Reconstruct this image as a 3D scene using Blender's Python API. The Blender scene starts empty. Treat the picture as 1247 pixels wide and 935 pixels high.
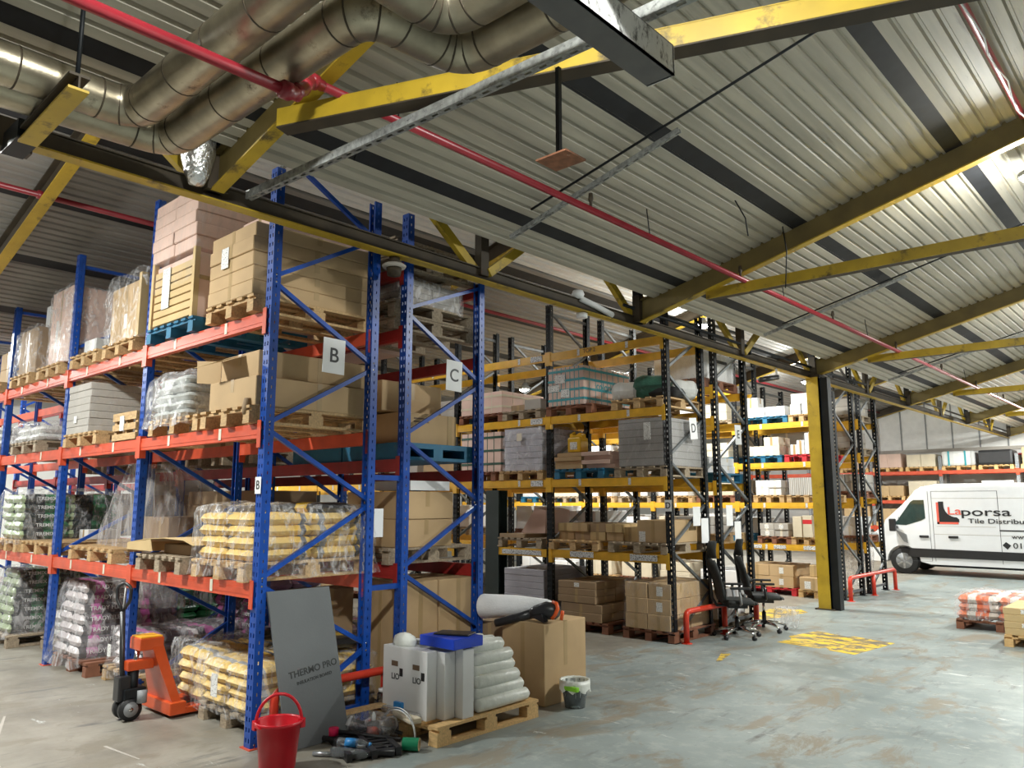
import bpy, bmesh, math, random
from mathutils import Vector, Matrix, noise
C = bpy.context.scene.collection
R = random.Random(7)
PI = math.pi
# ------------------------------------------------------------------ materials
MATS = {}
def _new(name):
    m = bpy.data.materials.new(name); m.use_nodes = True
    nt = m.node_tree; b = nt.nodes['Principled BSDF']
    return m, nt, b
def pm(name, col, rough=.6, metal=0., var=.12, scale=6., bump=0., bscale=40., dirt=None, dthr=.6, dscale=3., spec=.5, coat=0., stretch=None, rough_var=0.):
    """painted / printed surface with noise variation, optional dirt patches and bump"""
    m, nt, b = _new(name); N = nt.nodes; L = nt.links
    tc = N.new('ShaderNodeTexCoord'); mp = N.new('ShaderNodeMapping'); L.new(tc.outputs['Object'], mp.inputs[0])
    if stretch: mp.inputs['Scale'].default_value = stretch
    nz = N.new('ShaderNodeTexNoise'); nz.inputs['Scale'].default_value = scale; nz.inputs['Detail'].default_value = 5
    L.new(mp.outputs[0], nz.inputs['Vector'])
    mx = N.new('ShaderNodeMix'); mx.data_type = 'RGBA'
    mx.inputs[6].default_value = (*[c*(1-var) for c in col], 1); mx.inputs[7].default_value = (*[min(1, c*(1+var)) for c in col], 1)
    cr = N.new('ShaderNodeMapRange'); cr.inputs[1].default_value = .3; cr.inputs[2].default_value = .7
    L.new(nz.outputs[0], cr.inputs[0]); L.new(cr.outputs[0], mx.inputs[0])
    out = mx.outputs[2]
    if dirt:
        n2 = N.new('ShaderNodeTexNoise'); n2.inputs['Scale'].default_value = dscale; n2.inputs['Detail'].default_value = 8; n2.inputs['Roughness'].default_value = .7
        L.new(mp.outputs[0], n2.inputs['Vector'])
        r2 = N.new('ShaderNodeMapRange'); r2.inputs[1].default_value = dthr; r2.inputs[2].default_value = dthr+.12
        L.new(n2.outputs[0], r2.inputs[0])
        m2 = N.new('ShaderNodeMix'); m2.data_type = 'RGBA'; L.new(out, m2.inputs[6]); m2.inputs[7].default_value = (*dirt, 1); L.new(r2.outputs[0], m2.inputs[0])
        out = m2.outputs[2]
    L.new(out, b.inputs['Base Color'])
    b.inputs['Roughness'].default_value = rough; b.inputs['Metallic'].default_value = metal
    b.inputs['Specular IOR Level'].default_value = spec; b.inputs['Coat Weight'].default_value = coat
    if bump:
        n3 = N.new('ShaderNodeTexNoise'); n3.inputs['Scale'].default_value = bscale; n3.inputs['Detail'].default_value = 4
        L.new(mp.outputs[0], n3.inputs['Vector'])
        bp = N.new('ShaderNodeBump'); bp.inputs['Strength'].default_value = bump; bp.inputs['Distance'].default_value = .02
        L.new(n3.outputs[0], bp.inputs['Height']); L.new(bp.outputs[0], b.inputs['Normal'])
    MATS[name] = m; return m
def banded(name, axis, stops, rough=.45, bump=.35, bscale=25, marks=None):
    """bag print: colour bands across the generated box of the bag"""
    m, nt, b = _new(name); N = nt.nodes; L = nt.links
    tc = N.new('ShaderNodeTexCoord'); sp = N.new('ShaderNodeSeparateXYZ'); L.new(tc.outputs['Generated'], sp.inputs[0])
    nz = N.new('ShaderNodeTexNoise'); nz.inputs['Scale'].default_value = 9; L.new(tc.outputs['Object'], nz.inputs['Vector'])
    ad = N.new('ShaderNodeMath'); ad.operation = 'MULTIPLY_ADD'; L.new(nz.outputs[0], ad.inputs[0]); ad.inputs[1].default_value = .06; L.new(sp.outputs[axis], ad.inputs[2])
    cr = N.new('ShaderNodeValToRGB'); cr.color_ramp.interpolation = 'CONSTANT'; L.new(ad.outputs[0], cr.inputs[0])
    e = cr.color_ramp.elements
    e[0].position = 0; e[0].color = (*stops[0][1], 1)
    e[1].position = stops[1][0]; e[1].color = (*stops[1][1], 1)
    for p, c in stops[2:]:
        k = e.new(p); k.color = (*c, 1)
    L.new(cr.outputs[0], b.inputs['Base Color']); b.inputs['Roughness'].default_value = rough
    n3 = N.new('ShaderNodeTexNoise'); n3.inputs['Scale'].default_value = bscale; L.new(tc.outputs['Object'], n3.inputs['Vector'])
    bp = N.new('ShaderNodeBump'); bp.inputs['Strength'].default_value = bump; bp.inputs['Distance'].default_value = .02
    L.new(n3.outputs[0], bp.inputs['Height']); L.new(bp.outputs[0], b.inputs['Normal'])
    MATS[name] = m; return m
def film(name, tint=(.9, .9, .92), base=.12, wr=.55, scale=14, stretch=(1, 1, .5)):
    """clear stretch film: see-through, glossy, with whitish creases"""
    m, nt, b = _new(name); N = nt.nodes; L = nt.links
    tc = N.new('ShaderNodeTexCoord'); mp = N.new('ShaderNodeMapping'); mp.inputs['Scale'].default_value = stretch; L.new(tc.outputs['Object'], mp.inputs[0])
    nz = N.new('ShaderNodeTexNoise'); nz.inputs['Scale'].default_value = scale; nz.inputs['Detail'].default_value = 6; nz.inputs['Distortion'].default_value = 1.2
    L.new(mp.outputs[0], nz.inputs['Vector'])
    r = N.new('ShaderNodeMapRange'); r.inputs[1].default_value = .45; r.inputs[2].default_value = .72; r.inputs[3].default_value = base; r.inputs[4].default_value = wr
    L.new(nz.outputs[0], r.inputs[0])
    tr = N.new('ShaderNodeBsdfTransparent'); mx = N.new('ShaderNodeMixShader'); L.new(r.outputs[0], mx.inputs[0])
    b.inputs['Base Color'].default_value = (*tint, 1); b.inputs['Roughness'].default_value = .16; b.inputs['Specular IOR Level'].default_value = .9
    bp = N.new('ShaderNodeBump'); bp.inputs['Strength'].default_value = .9; bp.inputs['Distance'].default_value = .03
    L.new(nz.outputs[0], bp.inputs['Height']); L.new(bp.outputs[0], b.inputs['Normal'])
    L.new(tr.outputs[0], mx.inputs[1]); L.new(b.outputs[0], mx.inputs[2])
    L.new(mx.outputs[0], N['Material Output'].inputs[0]); MATS[name] = m; return m
def emis(name, col, s):
    m, nt, b = _new(name); b.inputs['Base Color'].default_value = (*col, 1)
    b.inputs['Emission Color'].default_value = (*col, 1); b.inputs['Emission Strength'].default_value = s; MATS[name] = m; return m
def printed(name, base, ink, sx=30, sz=30, thr=.62, rough=.6):
    """paper with small rows of dark marks too small to read"""
    m, nt, b = _new(name); N = nt.nodes; L = nt.links
    tc = N.new('ShaderNodeTexCoord'); mp = N.new('ShaderNodeMapping'); mp.inputs['Scale'].default_value = (sx, sx, sz); L.new(tc.outputs['Object'], mp.inputs[0])
    v = N.new('ShaderNodeTexNoise'); v.inputs['Scale'].default_value = 1; v.inputs['Detail'].default_value = 2; L.new(mp.outputs[0], v.inputs['Vector'])
    g = N.new('ShaderNodeMath'); g.operation = 'GREATER_THAN'; g.inputs[1].default_value = thr; L.new(v.outputs[0], g.inputs[0])
    mx = N.new('ShaderNodeMix'); mx.data_type = 'RGBA'; L.new(g.outputs[0], mx.inputs[0]); mx.inputs[6].default_value = (*base, 1); mx.inputs[7].default_value = (*ink, 1)
    L.new(mx.outputs[2], b.inputs['Base Color']); b.inputs['Roughness'].default_value = rough; MATS[name] = m; return m
def layered(name, col, dark, pitch, rough=.6, tint2=None, ptint=.3, line=.12):
    """a wrapped block of flat cartons: thin horizontal joints every pitch metres"""
    m, nt, b = _new(name); N = nt.nodes; L = nt.links
    tc = N.new('ShaderNodeTexCoord'); sp = N.new('ShaderNodeSeparateXYZ'); L.new(tc.outputs['Object'], sp.inputs[0])
    d = N.new('ShaderNodeMath'); d.operation = 'DIVIDE'; d.inputs[1].default_value = pitch; L.new(sp.outputs[2], d.inputs[0])
    f = N.new('ShaderNodeMath'); f.operation = 'FRACT'; L.new(d.outputs[0], f.inputs[0])
    g = N.new('ShaderNodeMath'); g.operation = 'LESS_THAN'; g.inputs[1].default_value = line; L.new(f.outputs[0], g.inputs[0])
    nz = N.new('ShaderNodeTexNoise'); nz.inputs['Scale'].default_value = 4; L.new(tc.outputs['Object'], nz.inputs['Vector'])
    a = N.new('ShaderNodeMix'); a.data_type = 'RGBA'; L.new(nz.outputs[0], a.inputs[0]); a.inputs[6].default_value = (*[c*.85 for c in col], 1); a.inputs[7].default_value = (*[c*1.12 for c in col], 1)
    mx = N.new('ShaderNodeMix'); mx.data_type = 'RGBA'; L.new(g.outputs[0], mx.inputs[0]); L.new(a.outputs[2], mx.inputs[6]); mx.inputs[7].default_value = (*dark, 1)
    L.new(mx.outputs[2], b.inputs['Base Color']); b.inputs['Roughness'].default_value = rough; MATS[name] = m; return m

# ---------------------------------------------------------------- mesh builder
class MB:
    def __init__(s): s.v = []; s.f = []; s.m = []; s.s = []; s.mats = []
    def mi(s, m):
        if m is None: return 0
        m = MATS[m] if isinstance(m, str) else m
        if m not in s.mats: s.mats.append(m)
        return s.mats.index(m)
    def add(s, vs, fs, m=None, smooth=False, M=None):
        k = len(s.v); i = s.mi(m)
        for v in vs: s.v.append(tuple(M @ Vector(v)) if M is not None else tuple(v))
        for f in fs: s.f.append([k+q for q in f]); s.m.append(i); s.s.append(smooth)
        return s
    def box(s, x0, x1, y0, y1, z0, z1, m=None, M=None):
        vs = [(x, y, z) for z in (z0, z1) for y in (y0, y1) for x in (x0, x1)]
        return s.add(vs, [(0, 2, 3, 1), (4, 5, 7, 6), (0, 1, 5, 4), (2, 6, 7, 3), (0, 4, 6, 2), (1, 3, 7, 5)], m, False, M)
    def bbox(s, x0, x1, y0, y1, z0, z1, bv, m=None, M=None, seg=2):
        bm = bmesh.new(); bmesh.ops.create_cube(bm, size=1)
        for v in bm.verts: v.co = Vector(((x0+x1)/2+v.co.x*(x1-x0), (y0+y1)/2+v.co.y*(y1-y0), (z0+z1)/2+v.co.z*(z1-z0)))
        bmesh.ops.bevel(bm, geom=bm.edges[:], offset=bv, segments=seg, profile=.6, affect='EDGES')
        bm.verts.index_update(); s.add([v.co[:] for v in bm.verts], [[v.index for v in f.verts] for f in bm.faces], m, False, M); bm.free(); return s
    def bar(s, a, b, w, h, m=None, up=(0, 0, 1)):
        a = Vector(a); b = Vector(b); d = (b-a); L = d.length; d.normalize(); u = Vector(up)
        if abs(d.dot(u)) > .98: u = Vector((0, 1, 0))
        x = d.cross(u).normalized(); z = x.cross(d).normalized()
        M = Matrix((x, d, z)).transposed().to_4x4(); M.translation = a
        return s.box(-w/2, w/2, 0, L, -h/2, h/2, m, M)
    def tube(s, pts, r, m=None, seg=8, cap=True, closed=False):
        pts = [Vector(p) for p in pts]; n = len(pts); rs = r if isinstance(r, (list, tuple)) else [r]*n
        vs = []; prev = None
        for i, p in enumerate(pts):
            d = (pts[min(i+1, n-1)]-pts[max(i-1, 0)]).normalized()
            if prev is None:
                t = Vector((0, 0, 1)) if abs(d.z) < .9 else Vector((1, 0, 0)); u = d.cross(t).normalized()
            else: u = (prev-d*prev.dot(d)).normalized()
            prev = u; w = d.cross(u)
            for k in range(seg):
                a = 2*PI*k/seg; vs.append(p+(u*math.cos(a)+w*math.sin(a))*rs[i])
        fs = [(i*seg+k, i*seg+(k+1) % seg, (i+1)*seg+(k+1) % seg, (i+1)*seg+k) for i in range(n-1) for k in range(seg)]
        if cap: fs += [tuple(range(seg))[::-1], tuple((n-1)*seg+k for k in range(seg))]
        return s.add(vs, fs, m, True)
    def cyl(s, a, b, r, m=None, seg=16): return s.tube([a, b], r, m, seg)
    def lathe(s, prof, c=(0, 0, 0), m=None, seg=24, M=None, smooth=True):
        vs = []; n = len(prof)
        for r, z in prof:
            for k in range(seg):
                a = 2*PI*k/seg; vs.append((c[0]+r*math.cos(a), c[1]+r*math.sin(a), c[2]+z))
        fs = [(i*seg+k, i*seg+(k+1) % seg, (i+1)*seg+(k+1) % seg, (i+1)*seg+k) for i in range(n-1) for k in range(seg)]
        return s.add(vs, fs, m, smooth, M)
    def prism(s, poly, axis, a, b, m=None, M=None):
        def P(p, t): return {'x': (t, p[0], p[1]), 'y': (p[0], t, p[1]), 'z': (p[0], p[1], t)}[axis]
        n = len(poly); vs = [P(p, a) for p in poly]+[P(p, b) for p in poly]
        return s.add(vs, [tuple(range(n))[::-1], tuple(range(n, 2*n))]+[(i, (i+1) % n, n+(i+1) % n, n+i) for i in range(n)], m, False, M)
    def mesh(s, name, off=(0, 0, 0)):
        me = bpy.data.meshes.new(name)
        me.from_pydata([(v[0]-off[0], v[1]-off[1], v[2]-off[2]) for v in s.v], [], s.f)
        for m in s.mats: me.materials.append(m)
        for p, i, sm in zip(me.polygons, s.m, s.s): p.material_index = i; p.use_smooth = sm
        bm = bmesh.new(); bm.from_mesh(me); bmesh.ops.recalc_face_normals(bm, faces=bm.faces); bm.to_mesh(me); bm.free()
        return me
    def build(s, name, parent=None, off=None, loc=None):
        off = off or (wloc(parent) if parent else (0, 0, 0))
        if loc is not None: off = loc
        o = bpy.data.objects.new(name, s.mesh(name, off)); C.objects.link(o)
        if parent: o.parent = parent
        elif loc is not None: o.location = loc
        return o
def wloc(o):
    v = Vector(o.location); 
    while o.parent: o = o.parent; v += Vector(o.location)
    return v
def tag(o, label=None, cat=None, group=None, kind=None):
    if label: o['label'] = ' '.join(label.split()); n = len(o['label'].split()); assert 4 <= n <= 16, (n, label)
    if cat: o['category'] = cat
    if group: o['group'] = group
    if kind: o['kind'] = kind
    return o
def thing(name, label, cat, loc=(0, 0, 0), group=None, rz=0):
    o = bpy.data.objects.new(name, None); C.objects.link(o); o.location = loc; o.rotation_euler.z = rz; o.empty_display_size = .1
    return tag(o, label, cat, group)
def dup(root, loc=None, rz=None, label=None, group=None):
    r = root.copy(); C.objects.link(r)
    if loc is not None: r.location = loc
    if rz is not None: r.rotation_euler.z = rz
    if label: tag(r, label)
    if group: r['group'] = group
    for ch in root.children:
        c = ch.copy(); C.objects.link(c); c.parent = r
        for g in ch.children: d = g.copy(); C.objects.link(d); d.parent = c
    return r
def struct(name, mb): return tag(mb.build(name), kind='structure')
TX = {}
def text_mesh(s, mat, h, ext=.001):
    k = (s, mat, h, ext)
    if k in TX: return TX[k]
    cu = bpy.data.curves.new('lettering', 'FONT'); cu.body = s; cu.size = h*1.4; cu.align_x = 'CENTER'; cu.align_y = 'CENTER'; cu.extrude = ext; cu.offset = h*.012
    o = bpy.data.objects.new('lettering', cu); C.objects.link(o)
    me = bpy.data.meshes.new_from_object(o.evaluated_get(bpy.context.evaluated_depsgraph_get()))
    bpy.data.objects.remove(o); bpy.data.curves.remove(cu); me.materials.clear(); me.materials.append(MATS[mat]); TX[k] = me; return me
def lettering(parent, s, at, h, face, mat, name='lettering', roll=0, sx=1, sub=True):
    """text on a surface facing -Y or +X; at in world coordinates"""
    o = bpy.data.objects.new(name, text_mesh(s, mat, h)); C.objects.link(o)
    if parent: o.parent = parent; at = Vector(at)-wloc(parent)
    if face == '-y': M = Matrix(((1, 0, 0), (0, 0, -1), (0, 1, 0)))
    else: M = Matrix(((0, 0, 1), (1, 0, 0), (0, 1, 0)))
    M = M.to_4x4() @ Matrix.Rotation(roll, 4, 'Z') @ Matrix.Diagonal((sx, 1, 1, 1))
    o.matrix_local = Matrix.Translation(at) @ M
    return o
# ---------------------------------------------------------------- palette
pm('blue_paint', (.006, .062, .34), .35, var=.2, scale=8, dirt=(.05, .06, .12), dthr=.68, dscale=12)
pm('orange_paint', (.62, .085, .035), .4, var=.15, scale=5, dirt=(.3, .06, .04), dthr=.66, dscale=9)
pm('darkred_paint', (.32, .02, .018), .45, var=.2)
pm('yellow_beam', (.72, .40, .03), .42, var=.12, dirt=(.35, .2, .04), dthr=.68, dscale=9)
pm('black_steel', (.008, .010, .012), .55, var=.3, spec=.3)
pm('grey_strut', (.13, .14, .145), .5, .2, var=.3)
pm('galv', (.42, .44, .46), .38, .8, var=.25, scale=14)
pm('zinc_strut', (.34, .35, .34), .5, .5, var=.35, scale=25, dirt=(.12, .12, .12), dthr=.55, dscale=30)
pm('yellow_steel', (.46, .31, .02), .5, var=.2, scale=3, dirt=(.10, .07, .02), dthr=.56, dscale=4)
pm('olive_steel', (.15, .11, .032), .6, var=.25, scale=3, dirt=(.07, .05, .02), dthr=.6, dscale=3)
pm('brown_steel', (.05, .036, .02), .65, var=.3, scale=4)  # brown steel parts; also the shade painted under the tie beams
pm('dark_purlin', (.012, .013, .016), .7, var=.4, scale=6, dirt=(.07, .07, .07), dthr=.66, dscale=14)
pm('red_pipe', (.27, .018, .028), .35, var=.15)
pm('guard_red', (.62, .045, .02), .35, var=.12, dirt=(.2, .05, .03), dthr=.68, dscale=10)
pm('post_green', (.022, .035, .032), .5)
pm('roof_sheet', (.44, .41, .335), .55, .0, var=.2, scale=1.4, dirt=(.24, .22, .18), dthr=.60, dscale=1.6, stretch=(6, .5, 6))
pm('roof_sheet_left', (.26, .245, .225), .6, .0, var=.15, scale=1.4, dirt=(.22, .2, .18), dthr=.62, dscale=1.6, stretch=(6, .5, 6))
pm('white_liner', (.8, .8, .78), .5, var=.05)
pm('wall_dark', (.16, .16, .15), .8)
pm('wall_panel', (.62, .62, .6), .6, var=.08, scale=1.5)
pm('duct', (.34, .30, .22), .34, .85, var=.3, scale=5, dirt=(.09, .07, .05), dthr=.6, dscale=5, bump=.1, bscale=20)
pm('foil', (.75, .75, .74), .2, .9, var=.2, bump=.9, bscale=30)
pm('black_rubber', (.012, .012, .013), .6)
pm('black_plastic', (.02, .02, .022), .35)
pm('black_fabric', (.028, .03, .03), .85, var=.2, scale=60, bump=.2, bscale=300)
pm('grey_plastic', (.25, .26, .27), .5)
pm('chrome', (.6, .6, .6), .15, 1)
pm('white_plastic', (.75, .76, .76), .4, var=.05)
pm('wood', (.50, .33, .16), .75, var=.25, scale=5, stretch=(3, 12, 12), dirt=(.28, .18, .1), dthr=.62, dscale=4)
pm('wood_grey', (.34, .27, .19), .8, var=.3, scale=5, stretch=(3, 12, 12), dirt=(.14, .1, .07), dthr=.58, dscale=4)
pm('wood_red', (.22, .09, .05), .8, var=.3, scale=5)
pm('wood_light', (.66, .43, .19), .7, var=.18, scale=5, stretch=(3, 12, 12))
pm('pallet_blue', (.012, .13, .24), .6, var=.2, dirt=(.1, .14, .16), dthr=.6, dscale=10)
pm('pallet_red', (.5, .02, .03), .6, var=.15)
pm('pallet_black', (.02, .022, .024), .6)
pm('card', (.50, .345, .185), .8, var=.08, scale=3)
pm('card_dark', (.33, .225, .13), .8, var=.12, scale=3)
pm('card_yellow', (.55, .40, .2), .8, var=.08, scale=3)
pm('card_pink', (.70, .50, .42), .7, var=.07, scale=3)
pm('card_grey', (.42, .39, .35), .75, var=.08, scale=3)
pm('card_lilac', (.42, .41, .46), .6, var=.08, scale=3)
pm('card_cream', (.66, .58, .44), .75, var=.06)
pm('card_white', (.74, .74, .74), .6, var=.04, scale=3)
pm('tape', (.42, .29, .14), .3, var=.05)
pm('tape_clear', (.72, .66, .54), .25, var=.05)
pm('tape_red', (.6, .03, .04), .4)
pm('dark_gap', (.03, .025, .02), .9)
layered('flat_lilac', (.40, .39, .44), (.17, .16, .18), .088)
layered('flat_brown', (.36, .28, .20), (.13, .09, .06), .085)
layered('flat_grey', (.33, .32, .31), (.2, .19, .18), .1)
printed('label_paper', (.78, .78, .76), (.2, .2, .2), 60, 90, .6)
printed('beam_tag', (.68, .64, .52), (.3, .27, .2), 40, 40, .68)
printed('beam_tag_code', (.66, .67, .68), (.2, .2, .21), 55, 50, .56)
pm('paper', (.82, .83, .84), .6, var=.03)
pm('ink', (.012, .012, .014), .5, var=0)
pm('ink_soft', (.16, .1, .06), .7, var=0)
pm('ink_white', (.75, .75, .75), .5, var=0)
pm('ink_teal', (.02, .32, .38), .5, var=0)
pm('ink_red', (.75, .12, .08), .5, var=0)
pm('board_grey', (.125, .135, .14), .7, var=.06, scale=3, bump=.05, bscale=60)
pm('ink_board', (.035, .038, .038), .7, var=0)
pm('bucket_red', (.56, .008, .02), .32, var=.05)
pm('jack_orange', (.56, .075, .015), .35, var=.12, dirt=(.5, .12, .04), dthr=.66, dscale=20)
pm('jack_yellow', (.8, .38, .02), .4)
pm('foam_white', (.85, .86, .87), .6, var=.05, bump=.3, bscale=60)
pm('bag_white_sleeve', (.78, .80, .75), .3, var=.06, bump=.5, bscale=18)
pm('blue_box', (.01, .05, .5), .3)
pm('blower_orange', (.85, .12, .02), .4)
pm('lime', (.25, .62, .03), .4)
pm('pink_cap', (.62, .01, .08), .4)
pm('tape_green', (.005, .2, .09), .35)
pm('jerry_yellow', (.75, .45, .02), .4)
pm('blue_pack', (.03, .25, .62), .4)
banded('bag_yellow', 0, [(0, (.68, .47, .13)), (.16, (.30, .30, .30)), (.26, (.74, .52, .18)), (.62, (.72, .46, .08)), (.8, (.10, .10, .11)), (.88, (.74, .5, .12))])
banded('bag_yellow_end', 0, [(0, (.72, .50, .14)), (.3, (.74, .45, .06)), (.7, (.03, .03, .035)), (.82, (.74, .5, .08))])
banded('bag_purple', 0, [(0, (.62, .56, .56)), (.10, (.05, .045, .05)), (.24, (.50, .10, .34)), (.42, (.09, .07, .085)), (.9, (.3, .16, .24))], rough=.25)
banded('bag_green', 0, [(0, (.34, .42, .24)), (.12, (.012, .02, .018)), (.5, (.02, .16, .06)), (.75, (.015, .04, .025)), (.9, (.04, .2, .08))], rough=.25)
banded('bag_grey', 0, [(0, (.50, .52, .50)), (.25, (.62, .64, .62)), (.8, (.06, .07, .08))], rough=.35)
banded('bag_white', 0, [(0, (.66, .66, .64)), (.4, (.72, .72, .70)), (.9, (.45, .45, .44))], rough=.35)
banded('bag_black', 0, [(0, (.03, .03, .03)), (.45, (.65, .42, .03)), (.7, (.02, .02, .02))], rough=.3)
banded('bag_orange', 0, [(0, (.66, .2, .1)), (.3, (.62, .58, .54)), (.5, (.70, .16, .06)), (.8, (.6, .55, .5))], rough=.35)
pm('mesh_green', (.03, .10, .07), .35, var=.3, bump=.6, bscale=20)
film('film_clear', base=.05, wr=.5)
film('film_light', base=.02, wr=.16)
film('film_heavy', (.8, .79, .81), .12, .62, 11)
film('film_drape', (.65, .62, .62), .18, .62, 7, (1.5, 1.5, .25))
# the floor
def floor_mat():
    m, nt, b = _new('floor_concrete'); N = nt.nodes; L = nt.links
    tc = N.new('ShaderNodeTexCoord')
    def noise_(sc, det=6, ro=.6, st=None, dist=0):
        mp = N.new('ShaderNodeMapping'); L.new(tc.outputs['Object'], mp.inputs[0])
        if st: mp.inputs['Scale'].default_value = st
        n = N.new('ShaderNodeTexNoise'); n.inputs['Scale'].default_value = sc; n.inputs['Detail'].default_value = det; n.inputs['Roughness'].default_value = ro; n.inputs['Distortion'].default_value = dist
        L.new(mp.outputs[0], n.inputs['Vector']); return n.outputs[0]
    def rng(s, a, b_):
        r = N.new('ShaderNodeMapRange'); r.inputs[1].default_value = a; r.inputs[2].default_value = b_; L.new(s, r.inputs[0]); return r.outputs[0]
    def mix(f, A, B):
        x = N.new('ShaderNodeMix'); x.data_type = 'RGBA'
        for k, v in ((0, f), (6, A), (7, B)):
            if isinstance(v, tuple): x.inputs[k].default_value = (*v, 1)
            elif isinstance(v, float): x.inputs[k].default_value = v
            else: L.new(v, x.inputs[k])
        return x.outputs[2]
    sp = N.new('ShaderNodeSeparateXYZ'); L.new(tc.outputs['Object'], sp.inputs[0])
    base = mix(rng(noise_(.6), .35, .65), (.18, .213, .212), (.285, .32, .31))
    base = mix(rng(noise_(5, 8, .7), .5, .75), base, (.36, .385, .365))
    # bare, unpainted concrete under and in front of the left racks, with a ragged paint edge
    e = N.new('ShaderNodeMath'); e.operation = 'MULTIPLY_ADD'; L.new(noise_(2.5, 5), e.inputs[0]); e.inputs[1].default_value = .7
    yr = N.new('ShaderNodeMapRange'); yr.inputs[1].default_value = 5.9; yr.inputs[2].default_value = 7.2; yr.inputs[3].default_value = 0; yr.inputs[4].default_value = 1.25; L.new(sp.outputs[1], yr.inputs[0])
    ya = N.new('ShaderNodeMath'); L.new(yr.outputs[0], ya.inputs[0]); L.new(sp.outputs[0], ya.inputs[1]); L.new(ya.outputs[0], e.inputs[2])
    bare = mix(rng(noise_(1.5, 8, .65), .35, .7), (.20, .185, .155), (.33, .31, .265))
    base = mix(rng(e.outputs[0], -4.15, -4.25), base, bare)
    # worn brown scuffs, tyre streaks, pale scrapes
    s1 = rng(noise_(2.1, 9, .72, (1, .5, 1), .6), .525, .60)
    base = mix(s1, base, (.225, .205, .165))
    s2 = rng(noise_(6, 8, .7, (1, .2, 1)), .57, .70); base = mix(s2, base, (.13, .13, .125))
    s3 = rng(noise_(3.2, 9, .75, (.35, 1, 1), 1.), .62, .66); base = mix(s3, base, (.52, .54, .52))
    L.new(base, b.inputs['Base Color'])
    r = N.new('ShaderNodeMapRange'); r.inputs[3].default_value = .28; r.inputs[4].default_value = .6; L.new(noise_(1.2, 5), r.inputs[0]); L.new(r.outputs[0], b.inputs['Roughness'])
    bp = N.new('ShaderNodeBump'); bp.inputs['Strength'].default_value = .15; bp.inputs['Distance'].default_value = .01; L.new(noise_(18, 6), bp.inputs['Height']); L.new(bp.outputs[0], b.inputs['Normal'])
    MATS['floor'] = m
floor_mat()
def paint_mat():
    m, nt, b = _new('floor_marking_paint'); N = nt.nodes; L = nt.links
    tc = N.new('ShaderNodeTexCoord'); n = N.new('ShaderNodeTexNoise'); n.inputs['Scale'].default_value = 3.; n.inputs['Detail'].default_value = 9; n.inputs['Roughness'].default_value = .7; n.inputs['Distortion'].default_value = .8
    mp = N.new('ShaderNodeMapping'); mp.inputs['Scale'].default_value = (1, 2.2, 1); L.new(tc.outputs['Object'], mp.inputs[0]); L.new(mp.outputs[0], n.inputs['Vector'])
    r = N.new('ShaderNodeMapRange'); r.inputs[1].default_value = .47; r.inputs[2].default_value = .54; L.new(n.outputs[0], r.inputs[0])
    mx = N.new('ShaderNodeMix'); mx.data_type = 'RGBA'; mx.inputs[6].default_value = (.78, .52, .03, 1); mx.inputs[7].default_value = (.16, .14, .11, 1); L.new(r.outputs[0], mx.inputs[0]); L.new(mx.outputs[2], b.inputs['Base Color'])
    b.inputs['Roughness'].default_value = .5; MATS['floor_yellow'] = m
paint_mat()
# ================================================================ SETTING
XT = -5.33; SL = .255
def roofz(x, s=0): return 4.27+SL*(x+5.33+8*s)
YE = 31.2; Y0 = -4
fl = MB().box(-22, 6, Y0, YE, -.2, 0, 'floor'); struct('floor', fl)
def corr(x0, x1, zf, m, depth=.028, pitch=.124, thick=.03, y0=Y0, y1=YE):
    """ribbed liner sheet, ribs along Y"""
    p = []; x = x0
    while x < x1-1e-6:
        for dx, dz in ((0, 0), (.64, 0), (.74, depth), (.90, depth)):
            q = x+dx*pitch
            if q < x1: p.append((q, zf(q)+dz))
        x += pitch
    p.append((x1, zf(x1))); q = p+[(a, b+thick+depth) for a, b in ((x1, zf(x1)), (x0, zf(x0)))]
    mb = MB(); n = len(p)
    vs = [(a, y0, b) for a, b in p]+[(a, y1, b) for a, b in p]
    mb.add(vs, [(i, i+1, n+i+1, n+i) for i in range(n-1)], m)
    mb.box(0, 0, 0, 0, 0, 0, m) if False else None
    a0, a1 = x0, x1
    vs = [(a0, y0, zf(a0)+.07), (a1, y0, zf(a1)+.07), (a1, y1, zf(a1)+.07), (a0, y1, zf(a0)+.07)]
    mb.add(vs, [(0, 1, 2, 3)], m); return mb
PUR = [-4.66, -3.16, -1.62, -.1, 1.42, 2.94]
mb = MB(); prev = -5.06
for x in PUR+[4.4]:
    e = x-.075
    t = corr(prev, e, roofz, 'roof_sheet'); mb.add(t.v, t.f, 'roof_sheet'); prev = x+.075
struct('ceiling', mb)
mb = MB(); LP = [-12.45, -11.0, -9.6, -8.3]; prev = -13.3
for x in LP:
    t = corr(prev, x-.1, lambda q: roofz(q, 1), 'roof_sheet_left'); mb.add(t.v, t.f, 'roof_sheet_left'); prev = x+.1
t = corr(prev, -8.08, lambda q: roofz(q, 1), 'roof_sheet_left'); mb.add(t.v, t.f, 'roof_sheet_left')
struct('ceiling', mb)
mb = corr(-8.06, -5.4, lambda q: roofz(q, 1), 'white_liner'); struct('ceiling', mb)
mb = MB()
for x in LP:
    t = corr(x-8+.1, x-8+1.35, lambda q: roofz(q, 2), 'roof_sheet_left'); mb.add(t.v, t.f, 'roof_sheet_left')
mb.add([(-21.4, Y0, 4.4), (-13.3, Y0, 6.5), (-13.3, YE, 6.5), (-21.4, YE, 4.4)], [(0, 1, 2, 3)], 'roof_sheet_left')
struct('ceiling', mb)
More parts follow.
